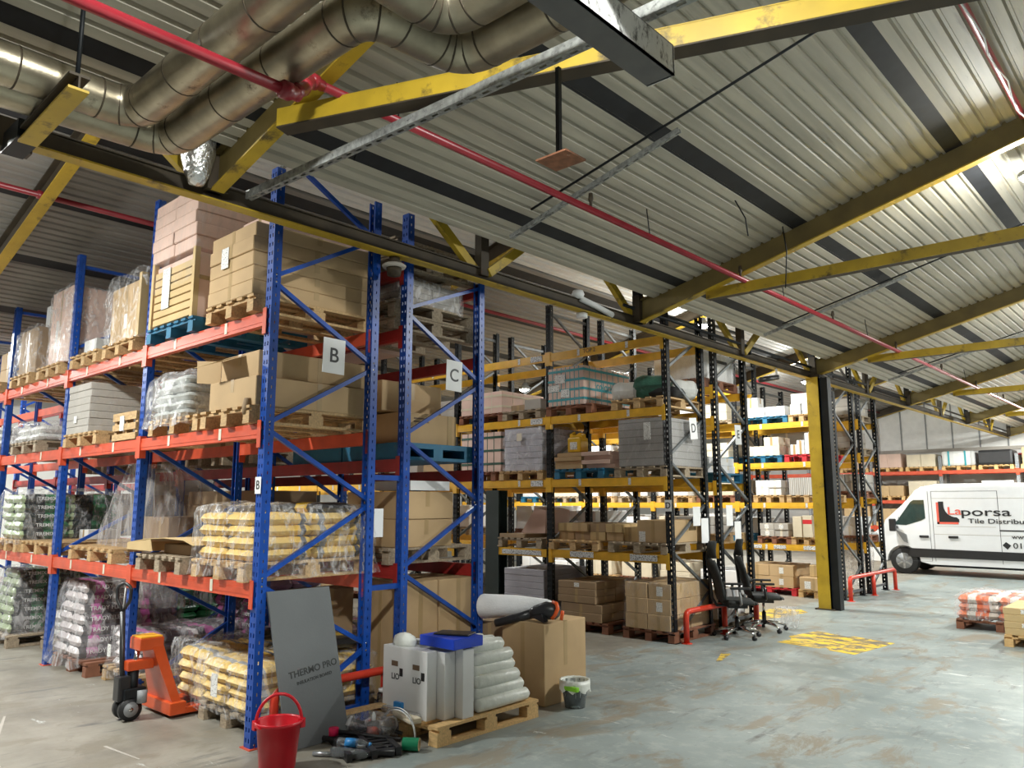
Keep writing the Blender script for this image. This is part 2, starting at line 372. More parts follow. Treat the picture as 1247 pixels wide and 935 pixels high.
# vertical upstands between the saw-tooth roof bays (white lining)
struct('trim_1', MB().box(-5.42, -5.36, Y0, YE, 4.55, roofz(-5.33, 1)+.08, 'white_liner'))
struct('trim_2', MB().box(-13.42, -13.36, Y0, YE, 4.55, 6.6, 'white_liner'))
for nm, xs, s in (('trim_3', PUR, 0), ('trim_4', LP, 1)):
    mb = MB()
    for x in xs:
        z = roofz(x, s)-.012
        mb.add([(x-.1, Y0, z-.01), (x+.1, Y0, z+.04), (x+.1, YE, z+.04), (x-.1, YE, z-.01), (x-.1, Y0, z+.12), (x+.1, Y0, z+.15), (x+.1, YE, z+.15), (x-.1, YE, z+.12)],
               [(0, 1, 2, 3), (4, 5, 6, 7), (0, 1, 5, 4), (2, 3, 7, 6), (1, 2, 6, 5), (0, 3, 7, 4)], 'dark_purlin')
    struct(nm, mb)
# far gable wall: white panels with dark joints above a block wall
mb = MB().box(-22, 6, YE, YE+.2, 0, 3.7, 'wall_panel').box(-22, 6, YE, YE+.2, 3.7, 6.8, 'white_liner')
mb.box(-22, 6, YE-.05, YE, 3.62, 3.74, 'card_grey')
for k in range(34):
    x = -21.5+k*.85; mb.box(x-.02, x+.02, YE-.03, YE, 3.74, 6.6, 'grey_plastic')
struct('wall_far', mb)
struct('wall_left', MB().box(-22.2, -22, Y0, YE, 0, 6.8, 'wall_panel'))
struct('wall_right', MB().box(6, 6.2, Y0, YE, 0, 7.4, 'wall_dark'))
struct('wall_back', MB().box(-22.2, 6.2, Y0-.2, Y0, 0, 7.4, 'wall_dark'))
mb = MB().box(4.4, 6, Y0, YE, 6.7, 6.8, 'roof_sheet'); struct('ceiling', mb)
# floor paint
def flat(poly, z, m): return MB().add([(x, y, z) for x, y in poly]+[(x, y, 0.0002) for x, y in poly], [tuple(range(len(poly)))]+[(i, (i+1) % len(poly), len(poly)+(i+1) % len(poly), len(poly)+i) for i in range(len(poly))], m)
struct('trim_5', flat([(-4.55, 10.16), (-3.97, 10.08), (-3.93, 10.2), (-3.82, 10.03), (-3.5, 9.95), (-3.38, 11.1), (-3.95, 11.28), (-4.02, 11.2), (-4.5, 11.4), (-4.62, 10.7), (-4.5, 10.5)], .002, 'floor_yellow'))
struct('trim_6', flat([(-5.9, 11.9), (-5.5, 12.0), (-5.35, 13.2), (-5.55, 13.45), (-6.0, 13.3)], .002, 'floor_yellow'))
struct('trim_7', flat([(-4.72, 8.95), (-4.62, 9.0), (-4.5, 8.5), (-4.54, 8.47)], .002, 'floor_yellow'))
for i, (a, b, w) in enumerate([((-6.9, 1.9), (-7.9, 2.25), .02), ((-7.2, 1.3), (-6.75, 1.36), .03), ((-6.4, 2.5), (-5.9, 2.55), .012)]):
    d = Vector((b[0]-a[0], b[1]-a[1])).normalized(); nrm = Vector((-d.y, d.x))*w
    struct('trim_%d' % (8+i), flat([(a[0]-nrm.x, a[1]-nrm.y), (b[0]-nrm.x*.3, b[1]-nrm.y*.3), (b[0]+nrm.x*.5, b[1]+nrm.y*.5), (a[0]+nrm.x, a[1]+nrm.y)], .001, 'card_grey'))
# ================================================================ ROOF STEEL
FY = [2.55, 8.2, 13.9, 19.6, 25.3, 31.0]
FN = ['nearest the camera', 'second frame', 'over the yellow column', 'third frame past column', 'fourth frame back', 'against far wall']
def ibeam(mb, a, b, d, w, mw, mf, tf=.014, tw=.01):
    """I section between a and b, depth d (in the vertical plane), flange width w"""
    a = Vector(a); b = Vector(b); ax = (b-a).normalized(); x = ax.cross(Vector((0, 0, 1))).normalized(); up = x.cross(ax).normalized()
    mb.bar(a, b, tw, d-2*tf, mw, up); 
    for s_ in (-1, 1):
        o = up*(s_*(d/2-tf/2)); mb.bar(a+o, b+o, w, tf, mf if s_ < 0 else mw, up)
    return mb
for i, y in enumerate(FY):
    t = thing('roof_rafter', 'sloping yellow steel rafter under the ribbed roof, %s' % FN[i], 'beam', (XT, y, 4.1), 'roof rafters')
    mb = MB(); ibeam(mb, (XT+.05, y, 4.19), (4.3, y, 4.19+SL*9.58), .28, .1, 'olive_steel', 'yellow_steel'); mb.build('beam', t)
    mb = MB().box(XT+.0, XT+.1, y-.08, y+.08, 4.06, 4.4, 'brown_steel'); mb.build('end_plate', t)
    if i not in (0,):
        t = thing('tie_beam', 'level yellow tie beam joining the rafter, %s' % FN[i], 'beam', (-4.3, y, 4.27), 'roof tie beams')
        mb = MB(); mb.box(-4.35, 4.2, y+.01, y+.02, 4.2, 4.32, 'yellow_steel').box(-4.35, 4.2, y+.02, y+.12, 4.2, 4.212, 'brown_steel').box(-4.35, 4.2, y+.02, y+.12, 4.308, 4.32, 'yellow_steel'); mb.build('beam', t)  # brown lower flange: underside shade put into the yellow beam's colour
    t = thing('roof_rafter', 'yellow rafter of the left roof bay seen past the truss, %s' % FN[i], 'beam', (-13.3, y, 4.1), 'left bay rafters')
    mb = MB(); ibeam(mb, (-13.3, y, 4.13), (XT-.08, y, 4.13+SL*7.9), .25, .13, 'brown_steel', 'yellow_steel'); mb.build('beam', t)
t = thing('tie_beam', 'yellow channel running diagonally across the roof from the nearest rafter', 'beam', (-4.33, 2.45, 4.23))
d_ = Vector((6.65, 2.66, 0)).normalized(); n_ = Vector((d_.y, -d_.x, 0)); a_ = Vector((-4.3, 2.50, 0)); b_ = Vector((2.2, 5.1, 0)); k_ = Vector((0, 0, 4.25))
mb = MB().bar(a_+k_+n_*.055, b_+k_+n_*.055, .01, .12, 'yellow_steel').bar(a_+k_-Vector((0, 0, .06)), b_+k_-Vector((0, 0, .06)), .12, .01, 'brown_steel').bar(a_+k_+Vector((0, 0, .06)), b_+k_+Vector((0, 0, .06)), .12, .01, 'yellow_steel'); mb.build('beam', t)  # lower flange coloured brown for the shade under the channel
# valley truss
t = thing('roof_truss', 'long yellow lattice truss running over the blue racks to the far wall', 'truss', (XT, Y0, 4.03))
mb = MB().box(XT-.055, XT+.055, Y0, YE-.1, 4.0, 4.012, 'yellow_steel').box(XT-.006, XT+.006, Y0, YE-.1, 4.012, 4.13, 'brown_steel').box(XT-.03, XT+.03, Y0, YE-.1, 4.13, 4.14, 'brown_steel')
mb.build('bottom_chord', t)
MB().box(XT-.05, XT+.05, Y0, YE-.1, 6.0, 6.1, 'yellow_steel').build('top_chord', t)
yn = -.3; k = 0
while yn < 30.5:
    MB().box(XT-.045, XT+.045, yn-.055, yn+.055, 4.06, 6.0, 'black_steel' if k % 2 else 'brown_steel').build('post', t)
    for s_ in (-1, 1):
        if not (k == 1 and s_ == 1):
            MB().bar((XT+s_*.03, yn+s_*.06, 4.1), (XT+s_*.03, yn+s_*2.6, 6.02), .06, .09, 'yellow_steel').build('diagonal', t)
    yn += 2.85; k += 1
# column(s)
for j, (y, lb) in enumerate([(13.72, 'yellow and black steel column standing at the end of the aisle')]):
    t = thing('steel_column', lb, 'column', (-5.22, y, 0))
    mb = MB(); mb.box(-5.37, -5.14, y, y+.02, 0, 4.02, 'yellow_steel'); mb.box(-5.37, -5.14, y+.23, y+.25, 0, 4.02, 'black_steel')
    mb.box(-5.16, -5.14, y+.0, y+.25, 0, 4.02, 'black_steel'); mb.box(-5.30, -5.2, y+.02, y+.23, 0, 4.02, 'brown_steel').box(-5.139, -5.01, y+.03, y+.2, 0, 4.0, 'black_steel'); mb.build('shaft', t)
    MB().box(-5.42, -5.09, y-.04, y+.3, 0, .02, 'brown_steel').build('base_plate', t)
    MB().box(-5.4, -5.12, y-.02, y+.27, 4.02, 4.06, 'brown_steel').build('cap_plate', t)
mb = MB().tube([(XT+.02, 7.9, 4.24), (XT+.02, 13.2, 4.22), (XT+.02, 22, 4.25), (XT+.02, 30.8, 4.22)], .022, 'black_steel')
for k in range(8): mb.box(XT-.01, XT+.05, 8.5+k*2.85, 8.53+k*2.85, 4.1, 4.27, 'black_steel')
tag(mb.build('conduit', loc=(XT, 8, 4.2)), 'black conduit pipe running above the truss bottom chord', 'pipe')
# sprinkler pipes
t = thing('sprinkler_pipe', 'long red sprinkler pipe slung beneath the rafters over the aisle', 'pipe', (-3.85, 2.2, 4.3))
MB().tube([(-3.85, 2.42, 4.33), (-3.85, 30.8, 4.33)], .03, 'red_pipe', 10).build('main_pipe', t)
MB().tube([(-3.40, -3.5, 3.9), (-3.37, 1.97, 3.9)], .03, 'red_pipe', 10).build('main_pipe', t)
mb = MB().tube([(-3.37, 1.93, 3.9), (-3.38, 2.0, 3.9), (-3.50, 2.14, 4.02), (-3.72, 2.32, 4.22), (-3.84, 2.42, 4.33), (-3.85, 2.5, 4.33)], .036, 'red_pipe', 10)
for q in ((-3.37, 1.97, 3.9), (-3.44, 2.07, 3.96), (-3.62, 2.23, 4.13), (-3.80, 2.40, 4.30)): mb.tube([Vector(q)-Vector((0, .025, 0)), Vector(q)+Vector((0, .025, 0))], .048, 'red_pipe', 12)
mb.build('coupling', t)
y = 5.25; 
while y < 30:
    MB().tube([(-3.85, y, 4.35), (-3.85, y, 4.40), (-3.85, y, 4.42), (-3.85, y, 4.48)], [.014, .014, .024, .018], 'brown_steel', 8).build('sprinkler_head', t); y += 2.85
y = 3.1
while y < 30:
    MB().tube([(-3.85, y, 4.33), (-3.88, y, 4.62)], .006, 'black_steel', 5).build('hanger_rod', t); y += 3.1
t = thing('sprinkler_pipe', 'pinkish red sprinkler pipe under the left roof bay above the blue racks', 'pipe', (-9.3, 0, 5.1))
MB().tube([(-9.35, -3.5, 5.16), (-9.35, 30.8, 5.16)], .032, 'red_pipe', 10).build('main_pipe', t)
for y in (2.6, 5.6, 8.5, 11.4, 14.3, 17): MB().tube([(-9.35, y, 5.16), (-9.35, y, 5.32)], .016, 'brown_steel', 6).build('sprinkler_head', t)
MB().tube([(-9.35, 2.5, 5.16), (-9.35, 2.58, 5.16)], .05, 'red_pipe', 12).build('coupling', t)
t = thing('sprinkler_pipe', 'red pipe with a white cable strapped along it, top right corner', 'pipe', (-1.2, 4, 5.2))
MB().tube([(-1.02, -3, 5.27), (-1.02, 8.0, 5.27)], .028, 'red_pipe', 10).build('main_pipe', t)
pts = [(-1.0+.02*math.sin(k*1.9), 3.2+k*.28, 5.22+.012*math.cos(k*1.4)) for k in range(18)]
MB().tube(pts, .008, 'white_plastic', 6).build('cable', t)
# ducts
def bend(pts, rad=.35, n=8):
    """round the corners of a polyline"""
    pts = [Vector(p) for p in pts]; out = [pts[0]]
    for i in range(1, len(pts)-1):
        a, b, c = pts[i-1], pts[i], pts[i+1]; d1 = (a-b).normalized(); d2 = (c-b).normalized()
        p1 = b+d1*rad; p2 = b+d2*rad
        for k in range(n+1):
            t_ = k/n; out.append(p1*(1-t_)**2+b*2*t_*(1-t_)+p2*t_*t_)
    out.append(pts[-1]); return out
def duct(name, lb, pts, r, seams):
    t = thing(name, lb, 'duct', pts[0])
    bp = bend(pts, r*1.5, 8); MB().tube(bp, r, 'duct', 24).build('pipe_run', t)
    L = [Vector(p) for p in bp]; MM = None
    def ring(q, u): MB().tube([q-u*.005, q+u*.005], r*1.014, 'brown_steel', 24).build('seam_band', t)
    for i in range(len(L)-1):
        d = L[i+1]-L[i]; n = d.length; u = d.normalized()
        if n < .09:
            if i % 3 == 0: ring(L[i], u)
            continue
        if n > 3: u0 = 2.2; steps = [n-.05-.42*k for k in range(5)]
        else: kk = max(1, int(n/.42)); steps = [n*k/kk for k in range(kk+1)]
        for q in steps: ring(L[i]+u*q, u)
    return t
duct('air_duct', 'lower silver spiral duct turning over the blue racks, nearer the truss', [(-5.02, -3.5, 4.1), (-4.77, 1.99, 4.1), (-2.74, 2.0, 4.1), (-2.70, 2.59, 4.1), (-1.9, 2.60, 4.1), (2.2, 2.66, 4.1)], .122, 6)
duct('air_duct', 'upper silver spiral duct beside it, further from the truss', [(-4.56, -3.5, 4.12), (-4.60, 1.71, 4.12), (-2.52, 1.70, 4.12), (-2.54, 2.33, 4.12), (-1.9, 2.36, 4.14), (2.2, 2.38, 4.14)], .118, 6)
tag(MB().lathe([(.0, 0), (.05, .01), (.09, .1), (.12, .22), (.12, .36), (.06, .44), (0, .46)], (0, 0, 0), 'foil', 14).build('foil_insulation', loc=(0, 0, 0)), 'crumpled foil insulation bundle hanging beside the ducts at the truss', 'insulation').location = (-5.18, 2.36, 4.02)
t = thing('hanging_bracket', 'stubby yellow steel bracket hanging beneath the ducts, top left', 'bracket', (-4.6, 1.25, 3.93))
mb = MB(); ibeam(mb, (-5.0, 1.26, 3.925), (-4.12, 1.24, 3.925), .09, .1, 'brown_steel', 'yellow_steel'); mb.build('arm', t)
MB().tube([(-4.16, 1.24, 3.95), (-4.16, 1.24, 4.6)], .012, 'black_steel').build('hanger_rod', t)
MB().box(-5.3, -4.98, 1.20, 1.32, 3.9, 4.02, 'black_steel').box(-5.38, -5.27, 1.16, 1.36, 3.94, 4.13, 'brown_steel').build('clamp', t)
# perforated struts, trunking
def strut(label, a, b, w=.045, m='zinc_strut', name='channel_strut'):
    mb = MB(); a = Vector(a); b = Vector(b); d = (b-a); n = int(d.length/.1); d /= n
    ax = d.normalized(); x = ax.cross(Vector((0, 0, 1))).normalized(); up = x.cross(ax)
    for s_ in (-1, 1): mb.bar(a+x*s_*w*.42, b+x*s_*w*.42, .005, w, m)
    for s_ in (-1, 1): mb.bar(a+x*s_*w*.3+up*w*.0-up*w*.48, b+x*s_*w*.3-up*w*.48, w*.28, .004, m)
    for k in range(n): q = a+d*(k+.1)-up*w*.48; mb.bar(q, q+d*.5, w*.5, .004, m)
    return tag(mb.build(name, loc=a), label, 'strut')
strut('perforated galvanised channel strut crossing the near ceiling from truss to trunking', (-5.25, 2.8, 4.1), (1.5, 3.1, 4.13), .06)
strut('short galvanised strut fixed up the roof slope under the black purlin', (-4.75, 5.2, 4.28), (-2.93, 5.2, 4.74), .04)
strut('galvanised strut up the roof slope in the second roof bay', (-4.85, 10.9, 4.27), (-2.85, 10.9, 4.78), .04)
strut('galvanised strut up the roof slope beyond the yellow column', (-4.85, 16.7, 4.27), (-2.0, 16.7, 5.0), .04)
strut('galvanised strut under the left roof bay above blue rack B', (-7.9, 4.5, 5.58), (-6.0, 4.5, 6.06), .04)
for k, (a, b, lb) in enumerate([((-4.35, 5.03, 4.40), (-1.05, 5.12, 5.23), 'thin dark conduit running up the roof slope near the pendant plate'), ((-4.5, 10.75, 4.36), (-.2, 10.8, 5.46), 'thin dark conduit up the slope in second roof bay'), ((-4.6, 16.5, 4.36), (-.5, 16.5, 5.38), 'thin dark conduit up the slope past the column')]):
    tag(MB().tube([a, b], .011, 'black_steel', 6).build('conduit', loc=a), lb, 'pipe')
t = thing('cable_trunking', 'grey box trunking with scuffed white side ending above the aisle', 'trunking', (-1.8, 2.2, 3.8))
pm('scuffed_white', (.72, .72, .70), .5, var=.1, dirt=(.05, .05, .05), dthr=.5, dscale=14, stretch=(1, 1, .6))
pm('trunk_grey', (.10, .10, .10), .5, var=.15, dirt=(.2, .1, .05), dthr=.66, dscale=6)
mb = MB().box(-1.88, -1.73, -2.0, 3.04, 3.8, 3.81, 'trunk_grey').box(-1.88, -1.872, -2.0, 3.04, 3.81, 3.95, 'trunk_grey').box(-1.74, -1.73, -2.0, 3.04, 3.8, 3.95, 'scuffed_white').box(-1.88, -1.73, 3.03, 3.045, 3.8, 3.95, 'scuffed_white').box(-1.88, -1.73, -2, 3.04, 3.95, 3.956, 'trunk_grey')
mb.build('channel', t)
t = thing('pendant_plate', 'black drop rod with a rusty square plate hanging from the strut', 'hanger', (-2.4, 3.0, 3.57))
pm('rust', (.22, .09, .045), .8, var=.4, scale=20, dirt=(.45, .4, .35), dthr=.62, dscale=20)
MB().box(-2.412, -2.388, 2.988, 3.012, 3.58, 4.09, 'black_steel').build('drop_rod', t); MB().box(-2.5, -2.3, 2.93, 3.1, 3.57, 3.58, 'rust').build('plate', t)
# lamps
LAMP = emis('lamp_glow', (.95, .98, 1), 60)
def lamp(x, y, z, lb, pw, pt=0, size=.35, grp='high bay lamps'):
    t = thing('high_bay_lamp', lb, 'lamp', (x, y, z), grp)
    MB().lathe([(.0, 0), (.13, 0), (.15, .02), (.15, .05), (.08, .09), (.05, .16), (0, .16)], (x, y, z), 'grey_plastic', 20).build('housing', t)
    MB().lathe([(0, -.05), (.07, -.04), (.115, -.012), (.125, .002), (0, .002)], (x, y, z), LAMP, 20).build('diffuser', t)
    MB().tube([(x, y, z+.15), (x, y, z+.4)], .006, 'black_steel', 5).build('hanger_rod', t)
    l = bpy.data.lights.new('lamp_light', 'AREA'); l.shape = 'DISK'; l.size = size; l.energy = pw; l.color = (.98, 1, .95)
    o = bpy.data.objects.new('lamp_light', l); C.objects.link(o); o.parent = t; o.location = (0, 0, -.06)
    l.spread = math.radians(175)
    if pt:
        l = bpy.data.lights.new('lamp_light', 'POINT'); l.shadow_soft_size = .12; l.energy = pt; l.color = (.98, 1, .95)
        o = bpy.data.objects.new('lamp_light', l); C.objects.link(o); o.parent = t; o.location = (0, 0, -.13)
    return t
# ================================================================ RACKS
def upright_mesh(H, m, face):
    """perforated channel upright 90 x 70 mm; web on the face side (-1: -Y, +1: +Y), origin at web centre on the floor"""
    mb = MB(); f = face; w = .045; P_ = .075
    def yb(a, b): a, b = sorted((f*-a, f*-b)); return a, b
    for x0, x1 in ((-w, -.028), (-.012, .012), (.028, w)): mb.box(x0, x1, *yb(0, .004), 0, H, m)
    n = int(H/P_)
    for k in range(n+1):
        z0 = k*P_; z1 = min(H, z0+.042)
        if z1 <= z0: continue
        for x0, x1 in ((-.028, -.012), (.012, .028)): mb.box(x0, x1, *yb(0, .004), z0, z1, m)
    for s_ in (-1, 1):
        a, b = sorted((s_*w, s_*(w-.004)))
        mb.box(a, b, *yb(.004, .032), 0, H, m); mb.box(a, b, *yb(.042, .075), 0, H, m)
        for k in range(n+1):
            z0 = k*P_+.02; z1 = min(H, z0+.05)
            if z1 > z0: mb.box(a, b, *yb(.032, .042), z0, z1, m)
        a, b = sorted((s_*w, s_*.028)); mb.box(a, b, *yb(.071, .075), 0, H, m)
    return mb.mesh('upright')
UP = {}
def upright(H, m, face):
    k = (H, m, face)
    if k not in UP: UP[k] = upright_mesh(*k)
    return UP[k]
BR = {}
def place(me, name, parent, off):
    o = bpy.data.objects.new(name, me); C.objects.link(o); o.parent = parent; o.location = off; return o
def rack_run(label, xs, y0, y1, H, levels, col, bcol, scol, first=0, nodes=1.2, rearH=None, skip=(), bh=.115, tagmat='beam_tag', rear_levels=None, start=.0, hs=None):
    xe = xs[0]; t = thing('pallet_rack', label, 'rack', (xe, y0, 0))
    for i, x in enumerate(xs):
        dx = x-xe; hh = (hs or {}).get(i, (H, rearH or H))
        place(upright(hh[0], col, -1), 'upright', t, (dx, 0, 0)); place(upright(hh[1], col, 1), 'upright', t, (dx, y1-y0, 0))
        k = (col, 'bp')
        if k not in BR: BR[k] = MB().box(-.07, .07, -.02, .1, 0, .008, bcol if col == 'blue_paint' else col).mesh('base_plate')
        place(BR[k], 'base_plate', t, (dx, 0, 0)); place(BR[k], 'base_plate', t, (dx, y1-y0-.08, 0))
        # zig-zag lacing
        top = min(hh); d = y1-y0
        zs = []; z = start; a = 0
        while z+nodes/2 < top-.05: zs.append((z, z+nodes/2, a)); z += nodes/2; a ^= 1
        for z0, z1, a in zs:
            kk = (scol, d, a, nodes)
            if kk not in BR:
                p, q = ((.04, 0), (d-.04, nodes/2)) if a == 0 else ((d-.04, 0), (.04, nodes/2))
                mb = MB(); mb.bar((0, p[0], p[1]+.025), (0, q[0], q[1]-.025), .035, .035, scol)
                for e in (p, q): mb.tube([(-.046, e[0]-.005, e[1]+(.03 if e is p else -.03)), (.046, e[0]-.005, e[1]+(.03 if e is p else -.03))], .009, 'chrome', 6)
                BR[kk] = mb.mesh('lacing_bar')
            place(BR[kk], 'lacing_bar', t, (dx, 0, z0))
        kk = (scol, d, 'h')
        if kk not in BR: BR[kk] = MB().box(-.02, .02, .04, d-.04, -.02, .02, scol).mesh('cross_strut')
        if not (i == 0 and scol == 'blue_paint'): place(BR[kk], 'cross_strut', t, (dx, 0, top-.14))
        place(BR[kk], 'cross_strut', t, (dx, 0, .12))
    for i in range(len(xs)-1):
        xa, xb = xs[i], xs[i+1]; L = abs(xb-xa)-.09
        for lv, z in enumerate(levels):
            if (i, lv) in skip: continue
            for side in (0, 1):
                zz = z if (side == 0 or not rear_levels) else rear_levels[lv]
                yb = y0-.006 if side == 0 else y1-.05
                k = (bcol, round(L, 3), side, bh)
                if k not in BR:
                    mb = MB(); mb.box(-L, 0, 0, .055, -bh, 0, bcol); 
                    mb.box(-L, 0, -.004 if side == 0 else .055, 0 if side == 0 else .059, -bh*.75, -bh*.35, bcol)
                    BR[k] = mb.mesh('beam')
                    mb = MB(); yy = (-.012, .05) if side == 0 else (.0, .068)
                    mb.box(-.004, .05, yy[0] if side == 0 else yy[1]-.008, yy[0]+.006 if side == 0 else yy[1], -.19, .025, bcol).box(-.004, .004, yy[0], yy[1], -.19, .025, bcol)
                    BR[k+('c',)] = mb.mesh('end_connector')
                b = place(BR[k], 'beam', t, (max(xa, xb)-.045-xe, yb-y0, zz))
                place(BR[k+('c',)], 'end_connector', b, (0, 0, 0)); c_ = place(BR[k+('c',)], 'end_connector', b, (-L, 0, 0)); c_.scale.x = -1
                if side == 0 and tagmat:
                    for u in (.28, .72):
                        kt = (tagmat,)
                        if kt not in BR: BR[kt] = MB().box(-.022, .022, -.0055, -.0045, -.1, -.005, tagmat).mesh('location_sticker')
                        s = place(BR[kt], 'location_sticker', b, (-L*u, 0, 0))
    return t
XB = [-5.55, -7.84, -10.02, -12.37, -14.6, -16.85]
rB = rack_run('blue and orange pallet rack marked B, nearest the camera', XB, 3.18, 4.26, 4.54, [1.19, 2.42, 3.33], 'blue_paint', 'orange_paint', 'blue_paint', hs={1: (4.88, 4.88), 2: (4.78, 4.78), 3: (4.6, 4.6)})
rC = rack_run('blue rack with dark red beams marked C, back to back with rack B', XB, 4.58, 5.62, 4.54, [1.24, 2.2, 3.42, 4.03], 'blue_paint', 'darkred_paint', 'blue_paint', hs={0: (4.54, 4.07), 1: (4.7, 4.9)}, tagmat=None, rear_levels=[1.2, 2.13, 3.28, 4.03])
MB().bar((-5.55, 4.62, 3.62), (-5.55, 5.56, 4.0), .035, .035, 'blue_paint').build('lacing_bar', rC)
for o_ in (rB,): MB().bar((-5.55, 4.2, 4.2), (-5.55, 3.42, 4.62), .035, .035, 'blue_paint').build('lacing_bar', o_)
for z in (.35, 1.05, 2.0): MB().box(-5.565, -5.535, 4.26, 4.58, z, z+.045, 'blue_paint').build('row_spacer', rC)
XD = [-5.5, -7.55, -9.6, -11.65, -13.7, -15.75]
rD = rack_run('black rack with yellow beams marked D, facing the open aisle', XD, 9.12, 10.15, 4.86, [1.12, 2.15, 3.1, 4.08], 'black_steel', 'yellow_beam', 'grey_strut', hs={0: (4.5, 4.5)}, tagmat='beam_tag_code', skip={(1, 0)})
rE = rack_run('black rack with yellow beams marked E, back to back with rack D', XD, 10.48, 11.52, 4.86, [1.2, 2.1, 3.05, 3.52], 'black_steel', 'yellow_beam', 'grey_strut', hs={0: (4.6, 4.6)}, tagmat=None)
rF = rack_run('black and yellow rack behind the yellow column', XD, 15.26, 16.35, 4.9, [.99, 1.81, 2.61, 3.41, 4.2], 'black_steel', 'yellow_beam', 'grey_strut', tagmat='beam_tag_code', skip={(0, 4)})
rG = rack_run('black rack behind the red floor guard, beyond the column', XD, 16.7, 17.75, 4.4, [.99, 1.9, 2.8, 3.5], 'black_steel', 'yellow_beam', 'grey_strut', tagmat=None)
XH = [-2.6, -4.9, -7.15, -9.4, -11.7, -14.]
rH = rack_run('orange beamed rack against the far gable wall behind the van', XH, 29.6, 30.6, 3.4, [1.0, 1.9, 2.9], 'grey_plastic', 'orange_paint', 'galv', tagmat=None)
# short beam left of the first D bay, held by a dark green post
b = MB().box(-8.58, -7.6, 9.11, 9.17, 1.0, 1.115, 'yellow_beam').build('beam', rD)
b = MB().box(-8.5, -7.7, 9.104, 9.108, 1.02, 1.09, 'beam_tag_code').build('location_sticker', rD)
t = thing('steel_column', 'dark green steel post under the yellow beam beside rack D', 'column', (-8.72, 9.2, 0))
MB().box(-8.86, -8.58, 9.1, 9.115, 0, 2.0, 'post_green').box(-8.86, -8.58, 9.3, 9.315, 0, 2.0, 'post_green').box(-8.73, -8.71, 9.115, 9.3, 0, 2.0, 'post_green').build('shaft', t)
MB().box(-8.9, -8.54, 9.06, 9.36, 0, .015, 'post_green').build('base_plate', t)
# code plates on the D beams
for z in (2.15, 4.08, 3.1):
    MB().box(-7.9, -7.66, 9.104, 9.108, z-.1, z-.01, 'beam_tag_code').build('location_sticker', rD)
for x0 in (-7.15, -6.1): MB().box(x0, x0+.42, 9.104, 9.108, 1.03, 1.11, 'beam_tag_code').build('location_sticker', rD)
lettering(rD, 'TOP 2', (-6.75, 9.103, 4.03), .06, '-y', 'ink_soft')
for x in (-6.8, -6.2, -7.3): MB().box(x, x+.25, 15.244, 15.248, .9, .975, 'beam_tag_code').build('location_sticker', rF)
# letter signs on the frames
def sign(ch, x, y, z, w, h, lb, tilt=.05):
    t = thing('rack_sign', lb, 'sign', (x, y, z), 'rack letter signs')
    MB().box(x-.002, x+.002, y-w/2, y+w/2, z-h/2, z+h/2, 'paper').build('panel', t)
    lettering(t, ch, (x+.003, y, z), h*.42, '+x', 'ink'); t.rotation_euler.x = tilt
sign('B', -5.475, 3.77, 3.03, .22, .30, 'white paper sign with black letter B on the near frame', -.02)
sign('C', -5.475, 5.17, 3.03, .21, .30, 'white paper sign with black letter C on the next frame', -.03)
sign('D', -5.42, 9.72, 2.83, .2, .3, 'white paper sign hung on the brace of the first black frame', .1)
sign('E', -5.42, 11.08, 2.83, .2, .3, 'white paper sign hung on the brace of the second black frame', .05)
t = thing('rack_sign', 'small white plate with letter B on the near blue upright', 'sign', (-5.55, 3.16, 1.94)); MB().box(-5.59, -5.51, 3.165, 3.169, 1.87, 2.0, 'paper').build('panel', t); lettering(t, 'B', (-5.55, 3.164, 1.935), .07, '-y', 'ink')
t = thing('rack_sign', 'small white plate with letter D on the near black upright', 'sign', (-5.5, 9.1, 1.76)); MB().box(-5.54, -5.44, 9.10, 9.104, 1.69, 1.84, 'paper').build('panel', t); lettering(t, 'D', (-5.49, 9.099, 1.765), .08, '-y', 'ink')
# ================================================================ LOAD BUILDERS
PAL = {}
def pallet(x, y, z, lb, w=.8, d=1.2, m='wood', parts=True, rz=0, name='pallet'):
    """x,y = centre, z = underside; boards run along Y. returns top height"""
    k = (w, d, m); h = .144
    if k not in PAL:
        P = {}
        bx = [-w/2+.05, 0, w/2-.05]; by = [-d/2+.072, 0, d/2-.072]
        mb = MB(); n = 5 if w < .9 else 7
        for i in range(n):
            c = -w/2+.05+(w-.1)*i/(n-1); bw = .05 if n == 5 and i % 2 == 0 else .042
            mb.box(c-bw, c+bw, -d/2, d/2, .122, .144, m)
        for yy in by: mb.box(-w/2, w/2, yy-.05, yy+.05, .1, .122, m)
        P['deck'] = mb
        for i, xx in enumerate(bx): P['bottom_board', i] = MB().box(xx-.05, xx+.05, -d/2, d/2, 0, .022, m)
        for i, xx in enumerate(bx):
            for j, yy in enumerate(by): P['block', i, j] = MB().box(xx-.048, xx+.048, yy-.07, yy+.07, .022, .1, m)
        me = {}
        for q, v in P.items(): me[q] = v.mesh(q if isinstance(q, str) else q[0])
        al = MB()
        for v in P.values(): al.add(v.v, v.f, m)
        PAL[k] = (me, al.mesh('pallet'))
    me, al = PAL[k]
    if parts:
        t = thing(name, lb, 'pallet', (x, y, z), 'pallets', rz)
        for q, v in me.items(): place(v, q if isinstance(q, str) else q[0], t, (0, 0, 0))
    else:
        t = bpy.data.objects.new(name, al); C.objects.link(t); t.location = (x, y, z); t.rotation_euler.z = rz; tag(t, lb, 'pallet', 'pallets')
    return z+h
CT = {}; GRP = None
